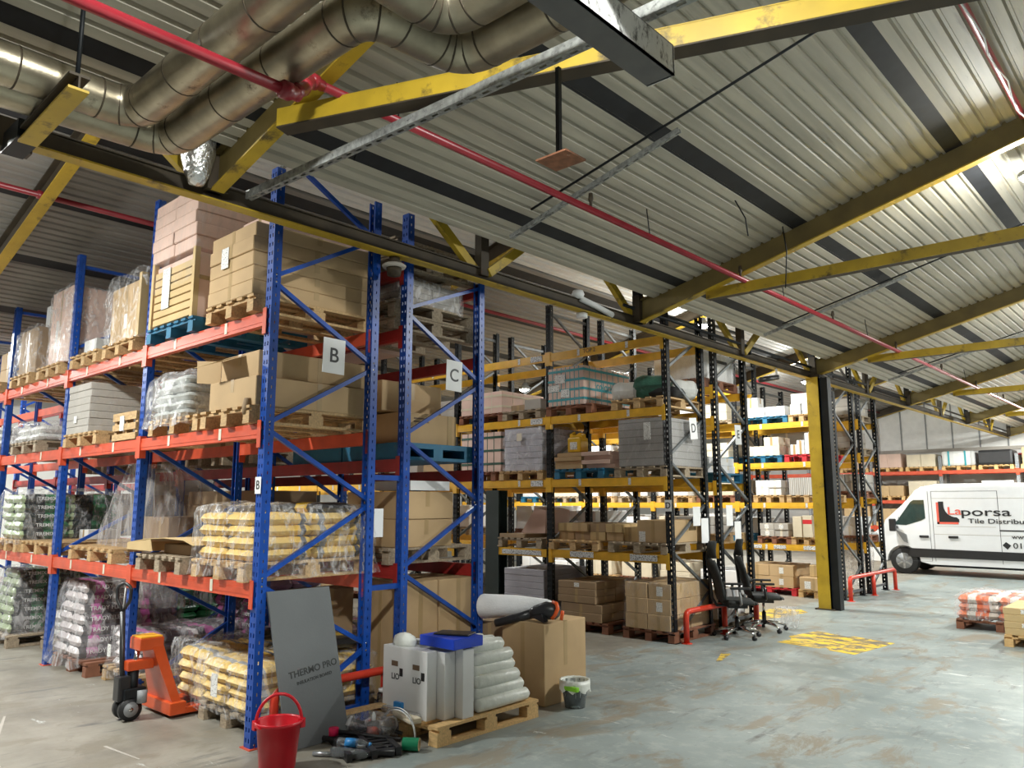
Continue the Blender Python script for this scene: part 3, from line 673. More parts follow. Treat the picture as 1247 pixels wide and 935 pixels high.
def carton_me(w, d, h, m, tape='tape', flip=False):
    k = (round(w, 3), round(d, 3), round(h, 3), m, tape, flip)
    if k not in CT:
        a = MB().bbox(-w/2, w/2, -d/2, d/2, 0, h, min(.006, h*.06), m, seg=1)
        tm = MB()
        if tape:
            if flip: tm.box(-.025, .025, -d/2-.0012, d/2+.0012, h-.0005, h+.0012, tape).box(-.025, .025, -d/2-.0012, -d/2, h*.55, h+.001, tape)
            else: tm.box(-w/2-.0012, w/2+.0012, -.025, .025, h-.0005, h+.0012, tape).box(w/2, w/2+.0012, -.025, .025, h*.45, h+.001, tape)
            tm.box(-.024, .024, -d/2-.0012, -d/2, 0.002, h*.985, tape) if not flip else tm.box(w/2, w/2+.0012, -.024, .024, .002, h*.98, tape)
        CT[k] = (a.mesh('carton'), tm.mesh('tape') if tape else None)
    return CT[k]
def carton(x, y, z, w, d, h, m, lb, tape='tape', rz=0, parts=True, name='carton', flip=False, group=None, sticker=None):
    a, b = carton_me(w, d, h, m, tape, flip)
    o = bpy.data.objects.new(name, a); C.objects.link(o); o.location = (x, y, z); o.rotation_euler.z = rz; tag(o, lb, 'box', group or GRP)
    if b and parts: place(b, 'tape', o, (0, 0, 0))
    if sticker:
        sx, sz, sw, sh = sticker; k = ('st', sw, sh)
        if k not in BR: BR[k] = MB().box(-sw/2, sw/2, -.0015, 0, -sh/2, sh/2, 'label_paper').mesh('label_sticker')
        place(BR[k], 'label_sticker', o, (sx, -d/2, sz))
    return o
def lay(i, n): return 'bottom layer' if i == 0 else ('top layer' if i == n-1 else ('middle layer' if n == 3 else ['', 'second layer up', 'third layer up', 'fourth layer up', 'fifth layer up', 'sixth layer up', 'seventh layer up', 'eighth layer up', 'ninth layer up'][i]))
def hor(i, n): return '' if n == 1 else (['left', 'right'][i] if n == 2 else (['left', 'middle', 'right'][i] if n == 3 else ['leftmost', 'second from left', 'third from left', 'fourth from left', 'fifth from left', 'sixth from left'][i]))
def dep(j, n): return '' if n == 1 else (['front', 'back'][j] if n == 2 else ['front', 'mid', 'back'][min(j, 2)])
def stack(x0, x1, y0, y1, z, h, n, m, desc, where, tape='tape', jit=.006, parts=True, only_front=False, name='carton', flip=False, stick=0):
    """n = (nx, ny, nz) cartons filling the block; hidden core cartons are left out"""
    global GRP; GRP = '%s pile, %s' % (desc, where)
    nx, ny, nz = n; w = (x1-x0)/nx; d = (y1-y0)/ny; hh = h/nz
    for k in range(nz):
        for j in range(ny):
            for i in range(nx):
                if 0 < i < nx-1 and 0 < j < ny-1 and k < nz-1: continue
                if only_front and j > 0 and i < nx-1 and k < nz-1: continue
                pos = ' '.join(q for q in (dep(j, ny), hor(i, nx)) if q)
                l = '%s, %s%s, %s' % (desc, lay(k, nz) if nz > 1 else '', (' '+pos) if pos else '', where)
                l = l.replace(', ,', ',').replace(',  ', ', ')
                if nz == 1: l = '%s, %s, %s' % (desc, pos or 'single', where)
                mm = m if isinstance(m, str) else m[(i+k*2+j) % len(m)]
                carton(x0+w*(i+.5)+R.uniform(-jit, jit), y0+d*(j+.5)+R.uniform(-jit, jit), z+hh*k, w-.006, d-.006, hh-.002, mm, l, tape, R.uniform(-jit, jit), parts, name, flip,
                       sticker=(0, hh*.5, .09, min(.12, hh*.6)) if stick and R.random() < stick else None)
    GRP = None; return z+h
BG = {}
def bag_me(l, w, h, m, seed=0, nu=14, nv=12):
    k = (round(l, 3), round(w, 3), round(h, 3), m, seed)
    if k in BG: return BG[k]
    mb = MB(); vs = []; fs = []
    def zt(u, v): return (max(0, 1-abs(u)**9)**.5)*(max(0, 1-abs(v)**7)**.5)
    for side in (1, -1):
        base = len(vs)
        for i in range(nu+1):
            for j in range(nv+1):
                u = 2*i/nu-1; v = 2*j/nv-1
                u = math.copysign(abs(u)**.72, u); v = math.copysign(abs(v)**.72, v)
                pin = 1-.05*(abs(v) > .97)-.03*abs(u)**6
                x = u*l/2*(1-.04*abs(v)**4); y = v*w/2*(1-.06*abs(u)**6)
                nz = noise.noise(Vector((u*2.2+seed*7.1, v*2.2, side*1.3)))*.16+noise.noise(Vector((u*6+seed*3, v*6, side)))*.06
                z = side*h/2*zt(u, v)*(1+nz)+h/2
                vs.append((x+nz*.01, y+nz*.012, z))
        for i in range(nu):
            for j in range(nv):
                a = base+i*(nv+1)+j; q = (a, a+nv+1, a+nv+2, a+1); fs.append(q if side > 0 else q[::-1])
    mb.add(vs, fs, m, True); BG[k] = mb.mesh('bag'); return BG[k]
def bag(x, y, z, l, w, h, m, lb, rz=0, ry=0, rx=0, text=None, name='bag', group=None):
    o = bpy.data.objects.new(name, bag_me(l, w, h, m, R.randrange(3))); C.objects.link(o); o.location = (x, y, z); o.rotation_euler = (rx, ry, rz); tag(o, lb, 'bag', group)
    if text:
        s, ink, hh, face = text; me = text_mesh(s, ink, hh); k = bpy.data.objects.new('lettering', me); C.objects.link(k); k.parent = o
        if face == 'w': k.location = (0, -w/2-.001, h*.55); k.rotation_euler = (PI/2-.25, 0, 0)      # on the long side
        else: k.location = (l/2-.002, 0, h*.55); k.rotation_euler = (PI/2-.25, 0, PI/2)
    return o
def bags(x0, x1, y0, y1, z, nl, h, m, desc, where, text=None, jit=.015, taper=.0, lens='x', mend=None, name='bag'):
    """layers of bags; alternate layers bond across: 2 x 2 lengthwise, then crosswise"""
    W = x1-x0; D = y1-y0
    for k in range(nl):
        s = 1-taper*k/max(1, nl-1); cx = (x0+x1)/2; cy = (y0+y1)/2
        nx, ny = (2, 2)
        for i in range(nx):
            for j in range(ny):
                if k < nl-1 and False: continue
                px = cx+(i-.5)*W/2*s; py = cy+(j-.5)*D/2*s
                l_, w_ = W/2*1.04*s, D/2*1.04*s
                rot = 0
                if l_ < w_ and lens == 'auto': l_, w_ = w_, l_; rot = PI/2
                bag(px+R.uniform(-jit, jit), py+R.uniform(-jit, jit), z+k*h*.93, l_, w_, h*1.03, (mend if (mend and j == 0 and rot == 0 and lens == 'auto') else m),
                    '%s, %s %s %s, %s' % (desc, lay(k, nl), dep(j, 2), hor(i, 2), where), rot+R.uniform(-.04, .04), text=text if (i == 1 and j == 0) else None, name=name, group='%s stack, %s' % (desc, where))
    return z+nl*h*.93
def wrap(x0, x1, y0, y1, z0, z1, lb, m='film_clear', top=True, bulge=.02, seed=0, taper=0, crest=None, n=12, name='stretch_wrap', skirt=0):
    """sheet of stretch film pulled round a load: a thin closed skin with creases"""
    vs = []; fs = []; cx = (x0+x1)/2; cy = (y0+y1)/2; W = (x1-x0)/2+bulge*.3; D = (y1-y0)/2+bulge*.3
    loop = []
    for i in range(n): loop.append((-1+2*i/n, -1))
    for i in range(n): loop.append((1, -1+2*i/n))
    for i in range(n): loop.append((1-2*i/n, 1))
    for i in range(n): loop.append((-1, 1-2*i/n))
    L = len(loop); nz = 9
    def dsp(p, s_): return noise.noise(Vector((p[0]*3+seed, p[1]*3, p[2]*4)))*s_
    for k in range(nz+1):
        f = k/nz; s_ = 1-taper*f-(.05 if f == 1 else 0)+(skirt*(1-f)**4)
        for (u, v) in loop:
            q = 1-.035*(abs(u)*abs(v))**6
            p = (cx+u*W*s_*q, cy+v*D*s_*q, z0+(z1-z0)*f)
            o = bulge*(.6+dsp(p, 1)*1.1)
            zz = p[2]+(dsp((p[0]+9, p[1], 0), .05) if k in (nz,) else 0)+(dsp((p[0]*2+3, p[1]*2, 1), .05) if k == 0 else 0)
            vs.append((p[0]+u*o, p[1]+v*o, zz))
    for k in range(nz):
        for i in range(L): fs.append((k*L+i, k*L+(i+1) % L, (k+1)*L+(i+1) % L, (k+1)*L+i))
    if top:
        b = nz*L; g = len(vs); m1 = 6
        prev = [b+i for i in range(L)]
        for r in range(1, m1):
            f = 1-r/m1; row = []
            for i, (u, v) in enumerate(loop):
                x = cx+u*W*(.95-taper)*f; y = cy+v*D*(.95-taper)*f
                row.append(len(vs)); vs.append((x, y, z1+.015+noise.noise(Vector((x*6+seed, y*6, 3)))*.035))
            for i in range(L): fs.append((prev[i], prev[(i+1) % L], row[(i+1) % L], row[i]))
            prev = row
        fs.append(tuple(prev))
    mb = MB(); mb.add(vs, fs, m, True)
    o = mb.build(name, loc=(cx, cy, z0)); tag(o, lb, 'plastic wrap', 'stretch films')
    return o
# ================================================================ RACK B, TOP SHELF (z 3.33)
Z = 3.335
z = pallet(-6.05, 3.72, Z, 'wooden pallet under the long brown carton stack, top shelf of rack B end bay', .8, 1.24)
stack(-6.42, -5.66, 3.10, 4.32, z, .62, (1, 1, 5), ['card', 'card_yellow'], 'long flat brown carton', 'top of rack B at the near corner', tape='tape', jit=.012, name='tile_box')
stack(-6.3, -5.72, 3.32, 4.30, z+.625, .17, (1, 1, 1), 'card_pink', 'long pinkish carton laid on top', 'above the brown stack, rack B', tape='tape', jit=.004)
tag(MB().box(-6.2, -6.08, 3.088, 3.092, z+.3, z+.48, 'label_paper').build('delivery_note', loc=(-6.14, 3.09, z+.3)), 'wrinkled white delivery note stuck on the long brown carton stack', 'paper')
z = pallet(-7.23, 3.72, Z, 'blue wooden pallet under the tall pink carton tower, top shelf', .98, 1.2, 'pallet_blue')
# lower crate of ribbed flat cartons with a side wall, then bricks of cartons above
t = thing('crate', 'tall pinkish cardboard crate with ribbed front on the blue pallet, top shelf', 'crate', (-7.22, 3.72, z))
mb = MB().bbox(-7.69, -6.78, 3.16, 4.3, z, z+.62, .008, 'card_pink')
for x in (-7.69, -6.82): mb.box(x, x+.05, 3.12, 3.17, z, z+.66, 'card_yellow')
mb.build('body', t)
mb = MB()
for k in range(7): mb.bbox(-7.62, -6.84, 3.13, 3.17, z+.02+k*.078, z+.085+k*.078, .006, 'card_yellow')
mb.build('slats', t)
MB().box(-7.43, -7.27, 3.118, 3.124, z+.16, z+.56, 'label_paper').build('label_sticker', t)
MB().box(-6.78, -6.777, 3.55, 3.6, z, z+.62, 'tape').box(-6.78, -6.777, 3.16, 4.3, z+.36, z+.4, 'tape').build('tape', t)
stack(-7.70, -6.78, 3.12, 4.3, z+.66, .60, (2, 1, 5), 'card_pink', 'pinkish carton', 'top of the pink tower, rack B', tape=None, jit=.012)
wrap(-7.72, -6.76, 3.12, 4.3, z+.35, z+1.27, 'clear film stretched round the upper half of the pink carton tower', 'film_light', bulge=.012, seed=2)
z = pallet(-8.45, 3.72, Z, 'wooden pallet under the wrapped tan box, top shelf second bay right', .8, 1.2)
carton(-8.43, 3.74, z, .78, 1.12, .62, 'card', 'large tan box under loose film, top shelf second bay right', tape='tape', sticker=(.0, .22, .08, .16))
t = thing('corner_post', 'upright board strip standing by the wrapped tan box, top shelf', 'board', (-8.0, 3.2, z)); MB().box(-8.02, -7.96, 3.13, 3.2, z, z+.66, 'card_yellow').box(-8.02, -7.96, 3.2, 3.22, z, z+.5, 'card').build('board', t)
wrap(-8.84, -7.98, 3.12, 4.3, z-.02, z+.72, 'loose clear film over the large tan box, top shelf second bay', 'film_clear', bulge=.03, seed=5)
z = pallet(-9.42, 3.72, Z, 'wooden pallet carrying a small white parcel beside the third upright', .8, 1.2)
carton(-9.6, 3.4, z, .36, .3, .2, 'bag_white', 'small white parcel on the low pallet, top shelf second bay', tape=None)
z = pallet(-10.6, 3.72, Z, 'wooden pallet under the tall brown box left of third upright', .8, 1.2)
carton(-10.40, 3.74, z, .68, 1.15, .93, 'card_pink', 'tall pinkish brown box with shiny film, top shelf third bay right', tape='tape', sticker=(-.1, .35, .08, .4))
wrap(-10.75, -10.05, 3.14, 4.32, z, z+.95, 'shiny film on the tall pinkish box, top shelf third bay', 'film_heavy', bulge=.02, seed=11)
z = pallet(-11.7, 3.72, Z, 'wooden pallet under the brown box carrying a white box, top shelf', .8, 1.2)
carton(-11.66, 3.74, z, .7, 1.1, .62, 'card_dark', 'brown film covered box beneath the white box, top shelf third bay', tape='tape')
carton(-11.4, 3.6, z+.65, .4, .5, .3, 'card_white', 'white box with dark print standing on the brown box, top shelf', tape='tape_clear', sticker=(0, .2, .2, .06))
wrap(-12.03, -11.3, 3.14, 4.3, z, z+.64, 'crinkled film over the brown box beneath the white box', 'film_clear', bulge=.02, seed=13)
z = pallet(-12.95, 3.72, Z, 'wooden pallet at the far left end of the top shelf', .8, 1.2, parts=False)
stack(-13.3, -12.6, 3.3, 4.3, z, .5, (1, 1, 2), 'card', 'brown carton', 'far left of top shelf, rack B')
# ---------------------------------------------------------------- RACK B, THIRD SHELF (z 2.42)
Z = 2.425
z = pallet(-6.05, 3.73, Z, 'wooden pallet under the two big open brown cartons in rack B', .82, 1.24)
carton(-6.0, 3.74, z, .74, 1.2, .24, 'card', 'lower big brown carton with torn flap, third shelf end bay', tape='tape', flip=True, rz=.02)
t = carton(-6.0, 3.78, z+.245, .66, 1.14, .22, 'card', 'upper big brown carton with open flap, third shelf end bay', tape='tape', flip=True, rz=-.03)
MB().add([(-.33, -.58, .2), (.1, -.58, .2), (.06, -.8, .12), (-.26, -.84, .1), (-.33, -.58, .204), (.1, -.58, .204), (.06, -.8, .124), (-.26, -.84, .104)], [(0, 1, 2, 3), (4, 5, 6, 7), (0, 1, 5, 4), (1, 2, 6, 5), (2, 3, 7, 6), (3, 0, 4, 7)], 'card_yellow').build('flap', t, off=(0, 0, 0))
MB().add([(-.33, -.57, .0), (-.33, -.57, .2), (-.56, -.68, .22), (-.54, -.68, .02), (-.334, -.574, .0), (-.334, -.574, .2), (-.564, -.684, .22), (-.544, -.684, .02)], [(0, 1, 2, 3), (4, 5, 6, 7), (0, 1, 5, 4), (1, 2, 6, 5), (2, 3, 7, 6), (3, 0, 4, 7)], 'card').build('flap', t, off=(0, 0, 0))
tag(MB().lathe([(0, 0), (.04, 0), (.045, .05), (.035, .12), (.03, .13), (0, .13)], (0, 0, 0), 'card_dark', 14).build('tin_can', loc=(0, 0, 0)), 'small brown tin standing at the shelf edge beside the near upright', 'tin').location = (-5.72, 3.14, 2.5)
z = pallet(-7.05, 3.73, Z, 'wooden pallet under the wrapped grey bags, third shelf end bay', 1.0, 1.2)
bags(-7.56, -6.86, 3.16, 4.28, z, 5, .085, 'bag_grey', 'pale grey bag', 'wrapped heap, third shelf end bay', lens='auto', taper=.06)
wrap(-7.6, -6.82, 3.13, 4.3, z-.08, z+.44, 'white crinkled film over the grey bags, third shelf', 'film_heavy', bulge=.04, seed=21, taper=.04, skirt=.04)
t = thing('crate', 'small wooden crate with white label, third shelf beside second upright', 'crate', (-8.2, 3.5, Z))
mb = MB()
for zz in (0, .10, .2): mb.box(-8.5, -7.92, 3.16, 3.18, Z+.005+zz, Z+.07+zz, 'wood')
for xx in (-8.5, -8.24, -7.98): mb.box(xx, xx+.06, 3.18, 3.24, Z, Z+.27, 'wood').box(xx, xx+.06, 3.95, 4.0, Z, Z+.27, 'wood')
mb.box(-8.5, -7.92, 3.16, 4.0, Z+.27, Z+.285, 'wood'); mb.build('frame', t); MB().box(-8.3, -8.2, 3.152, 3.158, Z+.1, Z+.25, 'label_paper').build('label_sticker', t)
z = pallet(-9.35, 3.73, Z, 'wooden pallet under the pale grey carton block, third shelf second bay', 1.0, 1.2)
stack(-9.84, -9.16, 3.15, 4.25, z, .56, (1, 1, 7), 'card_grey', 'wide pale grey carton', 'block on third shelf, second bay', tape=None, jit=.004)
tag(MB().box(-9.58, -9.5, 3.138, 3.144, z+.12, z+.2, 'label_paper').build('delivery_note', loc=(-9.58, 3.14, z+.12)), 'small label on the pale grey carton block in second bay', 'paper')
wrap(-9.86, -9.14, 3.14, 4.27, z, z+.58, 'clear film round the pale grey carton block', 'film_light', bulge=.01, seed=23)
z = pallet(-11.3, 3.73, Z, 'pallet under the grey wrapped bags at left, third shelf', 1.0, 1.2, 'wood_grey')
bags(-11.8, -10.8, 3.18, 4.2, z, 2, .1, 'bag_white', 'white bag', 'low heap, third shelf third bay', lens='auto')
wrap(-11.84, -10.76, 3.15, 4.24, z, z+.24, 'film over the white bags, third shelf third bay', 'film_heavy', bulge=.03, seed=25)
z = pallet(-13.0, 3.73, Z, 'pallet at far left of the third shelf', 1.0, 1.2, 'wood_grey', parts=False)
bags(-13.4, -12.6, 3.18, 4.2, z, 3, .1, 'bag_white', 'white bag', 'far left, third shelf', lens='auto')
# ---------------------------------------------------------------- RACK B, SECOND SHELF (z 1.19)
Z = 1.195
z = pallet(-6.05, 3.74, Z, 'wooden pallet under the yellow bags, second shelf end bay', .86, 1.24)
bags(-6.5, -5.64, 3.18, 4.3, z, 4, .1, 'bag_yellow', 'yellow and grey powder bag', 'wrapped, second shelf end bay', lens='auto', mend='bag_yellow_end')
bag(-5.95, 3.95, z+.375, .6, .38, .09, 'bag_black', 'single black and yellow bag lying on top of the wrapped yellow bags', .15)
wrap(-6.54, -5.62, 3.15, 4.34, z-.12, z+.44, 'torn clear film around the yellow bags, second shelf end bay', 'film_clear', bulge=.035, seed=31, skirt=.06)
z = pallet(-7.1, 3.7, Z, 'dark wooden pallet with cardboard sheet over it, second shelf end bay', .9, 1.2, 'wood_grey')
t = thing('cardboard_sheet', 'torn brown cardboard sheet draped over the dark pallet, second shelf', 'cardboard', (-7.1, 3.6, z))
mb = MB(); pr = [(-7.76, 0), (-7.74, .09), (-7.4, .13), (-7.0, .15), (-6.6, .14), (-6.46, .1)]
for (xa, za), (xb, zb) in zip(pr, pr[1:]): mb.add([(xa, 3.1, z+za), (xb, 3.12, z+zb), (xb, 4.2, z+zb), (xa, 4.2, z+za), (xa, 3.1, z+za+.006), (xb, 3.12, z+zb+.006), (xb, 4.2, z+zb+.006), (xa, 4.2, z+za+.006)], [(3, 2, 1, 0), (4, 5, 6, 7), (0, 1, 5, 4), (2, 3, 7, 6)], 'card_yellow')
mb.add([(-7.75, 3.095, z+.03), (-7.2, 3.095, z+.03), (-7.25, 3.095, z+.135), (-7.75, 3.095, z+.09), (-7.75, 3.101, z+.03), (-7.2, 3.101, z+.03), (-7.25, 3.101, z+.135), (-7.75, 3.101, z+.09)], [(0, 1, 2, 3), (4, 5, 6, 7), (0, 1, 5, 4), (1, 2, 6, 5), (2, 3, 7, 6), (3, 0, 4, 7)], 'card_yellow')
mb.build('sheet', t)
carton(-7.0, 3.7, z, .6, .9, .09, 'card_dark', 'flat dark parcel beneath the torn cardboard sheet, second shelf', tape=None)
z = pallet(-8.9, 3.72, Z, 'wooden pallet beneath the draped film, second shelf second bay', 1.2, 1.1)
# tall draped plastic
t = None; mb = MB(); vs = []; fs = []; nu, nv = 36, 22; path = [(-9.7, 3.5), (-9.2, 3.44), (-8.7, 3.43), (-8.1, 3.46), (-8.0, 3.7), (-8.02, 4.1)]
for j in range(nv+1):
    f = j/nv
    for i in range(nu+1):
        q = i/nu*(len(path)-1); a = min(int(q), len(path)-2); u = q-a
        x = path[a][0]*(1-u)+path[a+1][0]*u; y = path[a][1]*(1-u)+path[a+1][1]*u
        topx = -8.35+(x+8.35)*.42; X = x*(1-f**1.3)+topx*f**1.3; Y = y*(1-f)+(3.55+(y-3.55)*.8)*f
        w_ = math.sin(i*1.3+noise.noise(Vector((i*.3, f*2, 0)))*5)*.022*(1-.3*f)
        vs.append((X+w_*.4, Y+w_, .92+f*1.28 if i < nu*.25 and False else (1.2+f*1.02 if i < nu*.35 else .75+f*1.45)))
for j in range(nv):
    for i in range(nu): a = j*(nu+1)+i; fs.append((a, a+1, a+nu+2, a+nu+1))
mb.add(vs, fs, 'film_drape', True); tag(mb.build('plastic_sheet', loc=(-8.6, 3.3, 1.2)), 'tall cloudy plastic sheet hanging down over the second bay of rack B', 'plastic sheet')
z = pallet(-10.6, 3.72, Z, 'wooden pallet under the dark green bags, second shelf third bay right', 1.1, 1.1)
stack(-9.55, -8.7, 3.9, 4.3, Z+.15, .3, (2, 1, 1), 'card_dark', 'dark brown carton', 'behind the hanging plastic sheet, rack B')
carton(-10.9, 4.0, z, .3, .4, .12, 'card_white', 'small white carton on the empty pallet, second shelf third bay')
z = pallet(-11.6, 3.72, Z, 'wooden pallet under the green bags left of the third upright', .85, 1.2)
bags(-12.0, -11.22, 3.16, 4.32, z, 5, .12, 'bag_green', 'dark green powder bag', 'wrapped stack on second shelf, left', text=('TREMIX', 'ink_white', .045, 'w'), lens='auto')
wrap(-12.04, -11.18, 3.13, 4.36, z-.05, z+.62, 'film round the green bags at left on the second shelf', 'film_clear', bulge=.03, seed=37)
t = thing('plastic_tub', 'wide grey tub seen behind the green bags, second shelf', 'tub', (-10.9, 3.9, Z+.0)); MB().lathe([(0, 0), (.5, 0), (.52, .28), (.5, .28), (.48, .02), (0, .02)], (-10.9, 4.95, 1.9), 'card_grey', 30).build('body', t)
# ---------------------------------------------------------------- RACK B, FLOOR
z = pallet(-6.2, 3.93, .001, 'grey wooden pallet under the yellow bags beside the red bucket', .86, 1.2, 'wood_grey')
bags(-6.6, -5.8, 3.34, 4.5, z, 4, .095, 'bag_yellow', 'yellow powder bag', 'wrapped on floor behind red bucket', lens='auto', mend='bag_yellow_end')
wrap(-6.63, -5.77, 3.31, 4.52, z-.03, z+.37, 'film over the yellow bags behind the red bucket', 'film_clear', bulge=.04, seed=41)
tag(MB().box(-6.3, -6.2, 3.262, 3.266, z+.1, z+.28, 'label_paper').build('delivery_note', loc=(-6.25, 3.264, z+.1)), 'white label on the wrapped yellow bags behind the bucket', 'paper')
z = pallet(-6.95, 4.1, .001, 'dark pallet beneath the yellow bags right of the pallet jack', .6, 1.2, 'wood_grey')
bags(-7.2, -6.68, 3.4, 4.5, z-.05, 4, .11, 'bag_yellow', 'yellow and black bag', 'stack touching the pallet jack', lens='auto', mend='bag_yellow_end')
bag(-6.5, 4.15, z+.42, .62, .4, .09, 'bag_black', 'black and yellow bag thrown across the top of the floor stacks', .4)
bag(-6.1, 4.25, z+.40, .62, .4, .09, 'bag_black', 'second black and yellow bag thrown behind the near floor stack', -.3)
wrap(-7.24, -6.64, 3.37, 4.5, .05, z+.42, 'film round the yellow bags beside the pallet jack', 'film_clear', bulge=.035, seed=43)
z = pallet(-8.3, 3.95, .001, 'wooden pallet behind the pallet jack under low purple bags', .98, 1.2, 'wood')
bags(-8.66, -8.04, 3.4, 4.5, z, 4, .095, 'bag_purple', 'purple powder bag', 'low stack behind pallet jack', lens='auto', mend=None)
tag(MB().box(-8.56, -8.48, 3.3, 3.304, z+.12, z+.24, 'label_paper').build('delivery_note', loc=(-8.52, 3.3, z+.12)), 'white label on the low purple stack behind the jack', 'paper')
wrap(-8.7, -8.0, 3.36, 4.54, z-.1, z+.38, 'cloudy film on the low purple stack behind the jack', 'film_heavy', bulge=.04, seed=45, taper=.05)
z = pallet(-9.45, 3.85, .001, 'reddish wooden pallet under the tall purple bag stack', 1.0, 1.2, 'wood_red')
bags(-9.98, -9.24, 3.26, 4.36, z, 7, .12, 'bag_purple', 'black and purple powder bag', 'tall stack beside third upright', text=('TRADY FLEX', 'ink_white', .045, 'w'), lens='auto', taper=.1)
wrap(-10.02, -9.2, 3.22, 4.4, z-.08, z+.79, 'shiny film around the tall purple bag stack on the floor', 'film_heavy', bulge=.035, seed=47, taper=.12, skirt=.04)
z = pallet(-8.6, 5.1, .001, 'wooden pallet behind the purple stacks in rack C', 1.2, .8, 'wood_grey', parts=False)
bags(-9.2, -8.05, 4.72, 5.5, z, 7, .12, 'bag_purple', 'purple bag', 'rear wrapped stack in rack C floor', lens='x', text=('TRADY FLEX', 'ink_white', .036, 'w'))
wrap(-9.23, -8.0, 4.68, 5.5, z, z+.8, 'film round the rear purple stack in rack C', 'film_light', bulge=.03, seed=49)
z = pallet(-7.2, 5.1, .001, 'pallet under the pale wrapped bags behind the yellow stacks', 1.1, .9, 'wood_grey', parts=False)
bags(-7.7, -6.7, 4.7, 5.5, z, 4, .11, 'bag_purple', 'pale purple bag', 'rear stack behind the yellow bags', lens='x', taper=.15)
wrap(-7.75, -6.62, 4.66, 5.52, z, z+.5, 'bright crumpled film over the pale stack behind yellow bags', 'film_heavy', bulge=.05, seed=51, taper=.12)
z = pallet(-10.75, 4.0, .001, 'small pallet with white bags left of the third upright', .9, 1.0, 'wood_grey')
bags(-11.1, -10.35, 3.55, 4.4, z, 3, .11, 'bag_white', 'white bag', 'small heap left of third upright', lens='auto')
z = pallet(-11.95, 3.8, .001, 'wooden pallet under the bright green bag tower at left', 1.0, 1.2, 'wood_grey')
bags(-12.4, -11.64, 3.24, 4.34, z, 7, .12, 'bag_green', 'green and black bag', 'tower at far left of rack B', text=('TREMIX', 'ink_white', .045, 'w'), lens='auto', taper=.16)
wrap(-12.44, -11.6, 3.2, 4.38, z-.06, z+.8, 'shiny film over the green bag tower at far left', 'film_heavy', bulge=.035, seed=53, taper=.18, skirt=.04)
z = pallet(-10.9, 5.1, .001, 'pallet under the dark green stack at the back', 1.2, .8, 'wood_grey', parts=False)
bags(-11.5, -10.3, 4.7, 5.5, z, 8, .12, 'bag_green', 'dark green bag', 'tall rear stack in rack C', lens='x')
z = pallet(-13.4, 3.8, .001, 'pallet at the extreme left of rack B floor', 1.0, 1.2, 'wood_grey', parts=False)
bags(-13.9, -13.0, 3.24, 4.34, z, 5, .115, 'bag_white', 'white bag', 'extreme left of rack B floor', lens='x')
# ================================================================ RACK C (seen through the end frames)
carton(-5.93, 4.9, .02, .66, .42, 1.06, 'card', 'tall upright brown carton behind the red guard, left one', tape='tape')
carton(-5.93, 5.38, .02, .66, .5, 1.06, 'card', 'tall upright brown carton behind the red guard, right one', tape='tape')
z = pallet(-6.1, 5.1, 1.245, 'grey pallet on the low red beams of rack C, end bay', .9, 1.1, 'wood_grey')
stack(-6.5, -5.66, 4.68, 5.35, z, .52, (1, 1, 2), 'card', 'wide brown carton', 'low shelf of rack C end bay')
tag(MB().box(-6.2, -5.66, 4.8, 5.3, z+.53, z+.62, 'card_white').build('carton', loc=(-5.9, 5, z+.53)), 'white flat box on the brown cartons, low shelf of rack C', 'box')
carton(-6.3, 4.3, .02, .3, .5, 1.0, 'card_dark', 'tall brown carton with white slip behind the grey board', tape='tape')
tag(MB().box(-5.62, -5.614, 4.35, 4.45, 1.5, 1.75, 'paper').build('document', loc=(-5.617, 4.4, 1.5)), 'white document sheet hanging in the gap between racks B and C', 'paper')
t = thing('plastic_pallet', 'blue plastic pallet standing on the red beams of rack C', 'pallet', (-6.1, 5.05, 2.2))
mb = MB().box(-6.5, -5.6, 4.62, 5.56, 2.31, 2.36, 'pallet_blue').box(-6.5, -5.6, 4.62, 5.56, 2.2, 2.23, 'pallet_blue'); mb.build('deck', t)
for yy in (4.62, 5.03, 5.44): MB().box(-6.5, -5.6, yy, yy+.12, 2.23, 2.31, 'pallet_blue').build('block', t)
tag(MB().bbox(-6.45, -5.7, 4.72, 5.42, 2.36, 2.66, .006, 'card').build('carton', loc=(-6.1, 5.1, 2.36)), 'brown carton with dark lines of print on the blue plastic pallet', 'box')
o = C.objects[-1]; MB().box(-5.7, -5.698, 4.86, 5.05, 2.57, 2.585, 'ink_soft').box(-5.7, -5.698, 4.86, 5.0, 2.6, 2.615, 'ink_soft').build('print', o); MB().box(-5.7, -5.697, 5.3, 5.36, 2.36, 2.66, 'tape').build('tape', o)
stack(-6.8, -5.9, 4.62, 5.4, 2.68, .3, (1, 1, 1), 'card', 'brown carton behind', 'upper back, third shelf of rack C')
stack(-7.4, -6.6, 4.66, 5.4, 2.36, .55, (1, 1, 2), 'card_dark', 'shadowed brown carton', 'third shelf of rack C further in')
tag(MB().box(-7.4, -6.52, 4.62, 5.56, 2.2, 2.35, 'pallet_blue').build('plastic_pallet', loc=(-7, 5, 2.2)), 'dark blue pallet further in on rack C', 'pallet')
for k in range(3):
    pallet(-6.08, 5.08, 3.43+k*.145 if k < 2 else 4.04, ['grey wooden pallet, bottom of two under the grey packs, rack C', 'grey wooden pallet directly under the grey packs, rack C', 'empty wooden pallet on the topmost red beams of rack C'][k], .9, 1.1, 'wood_grey')
pallet(-6.08, 5.08, 4.19, 'upper empty wooden pallet in the pair on top of rack C', .9, 1.1, 'wood_grey')
stack(-6.48, -5.66, 4.66, 5.42, 3.72, .24, (1, 2, 4), 'card_grey', 'flat grey pack', 'silvery block, upper shelf of rack C', tape=None, name='tile_box')
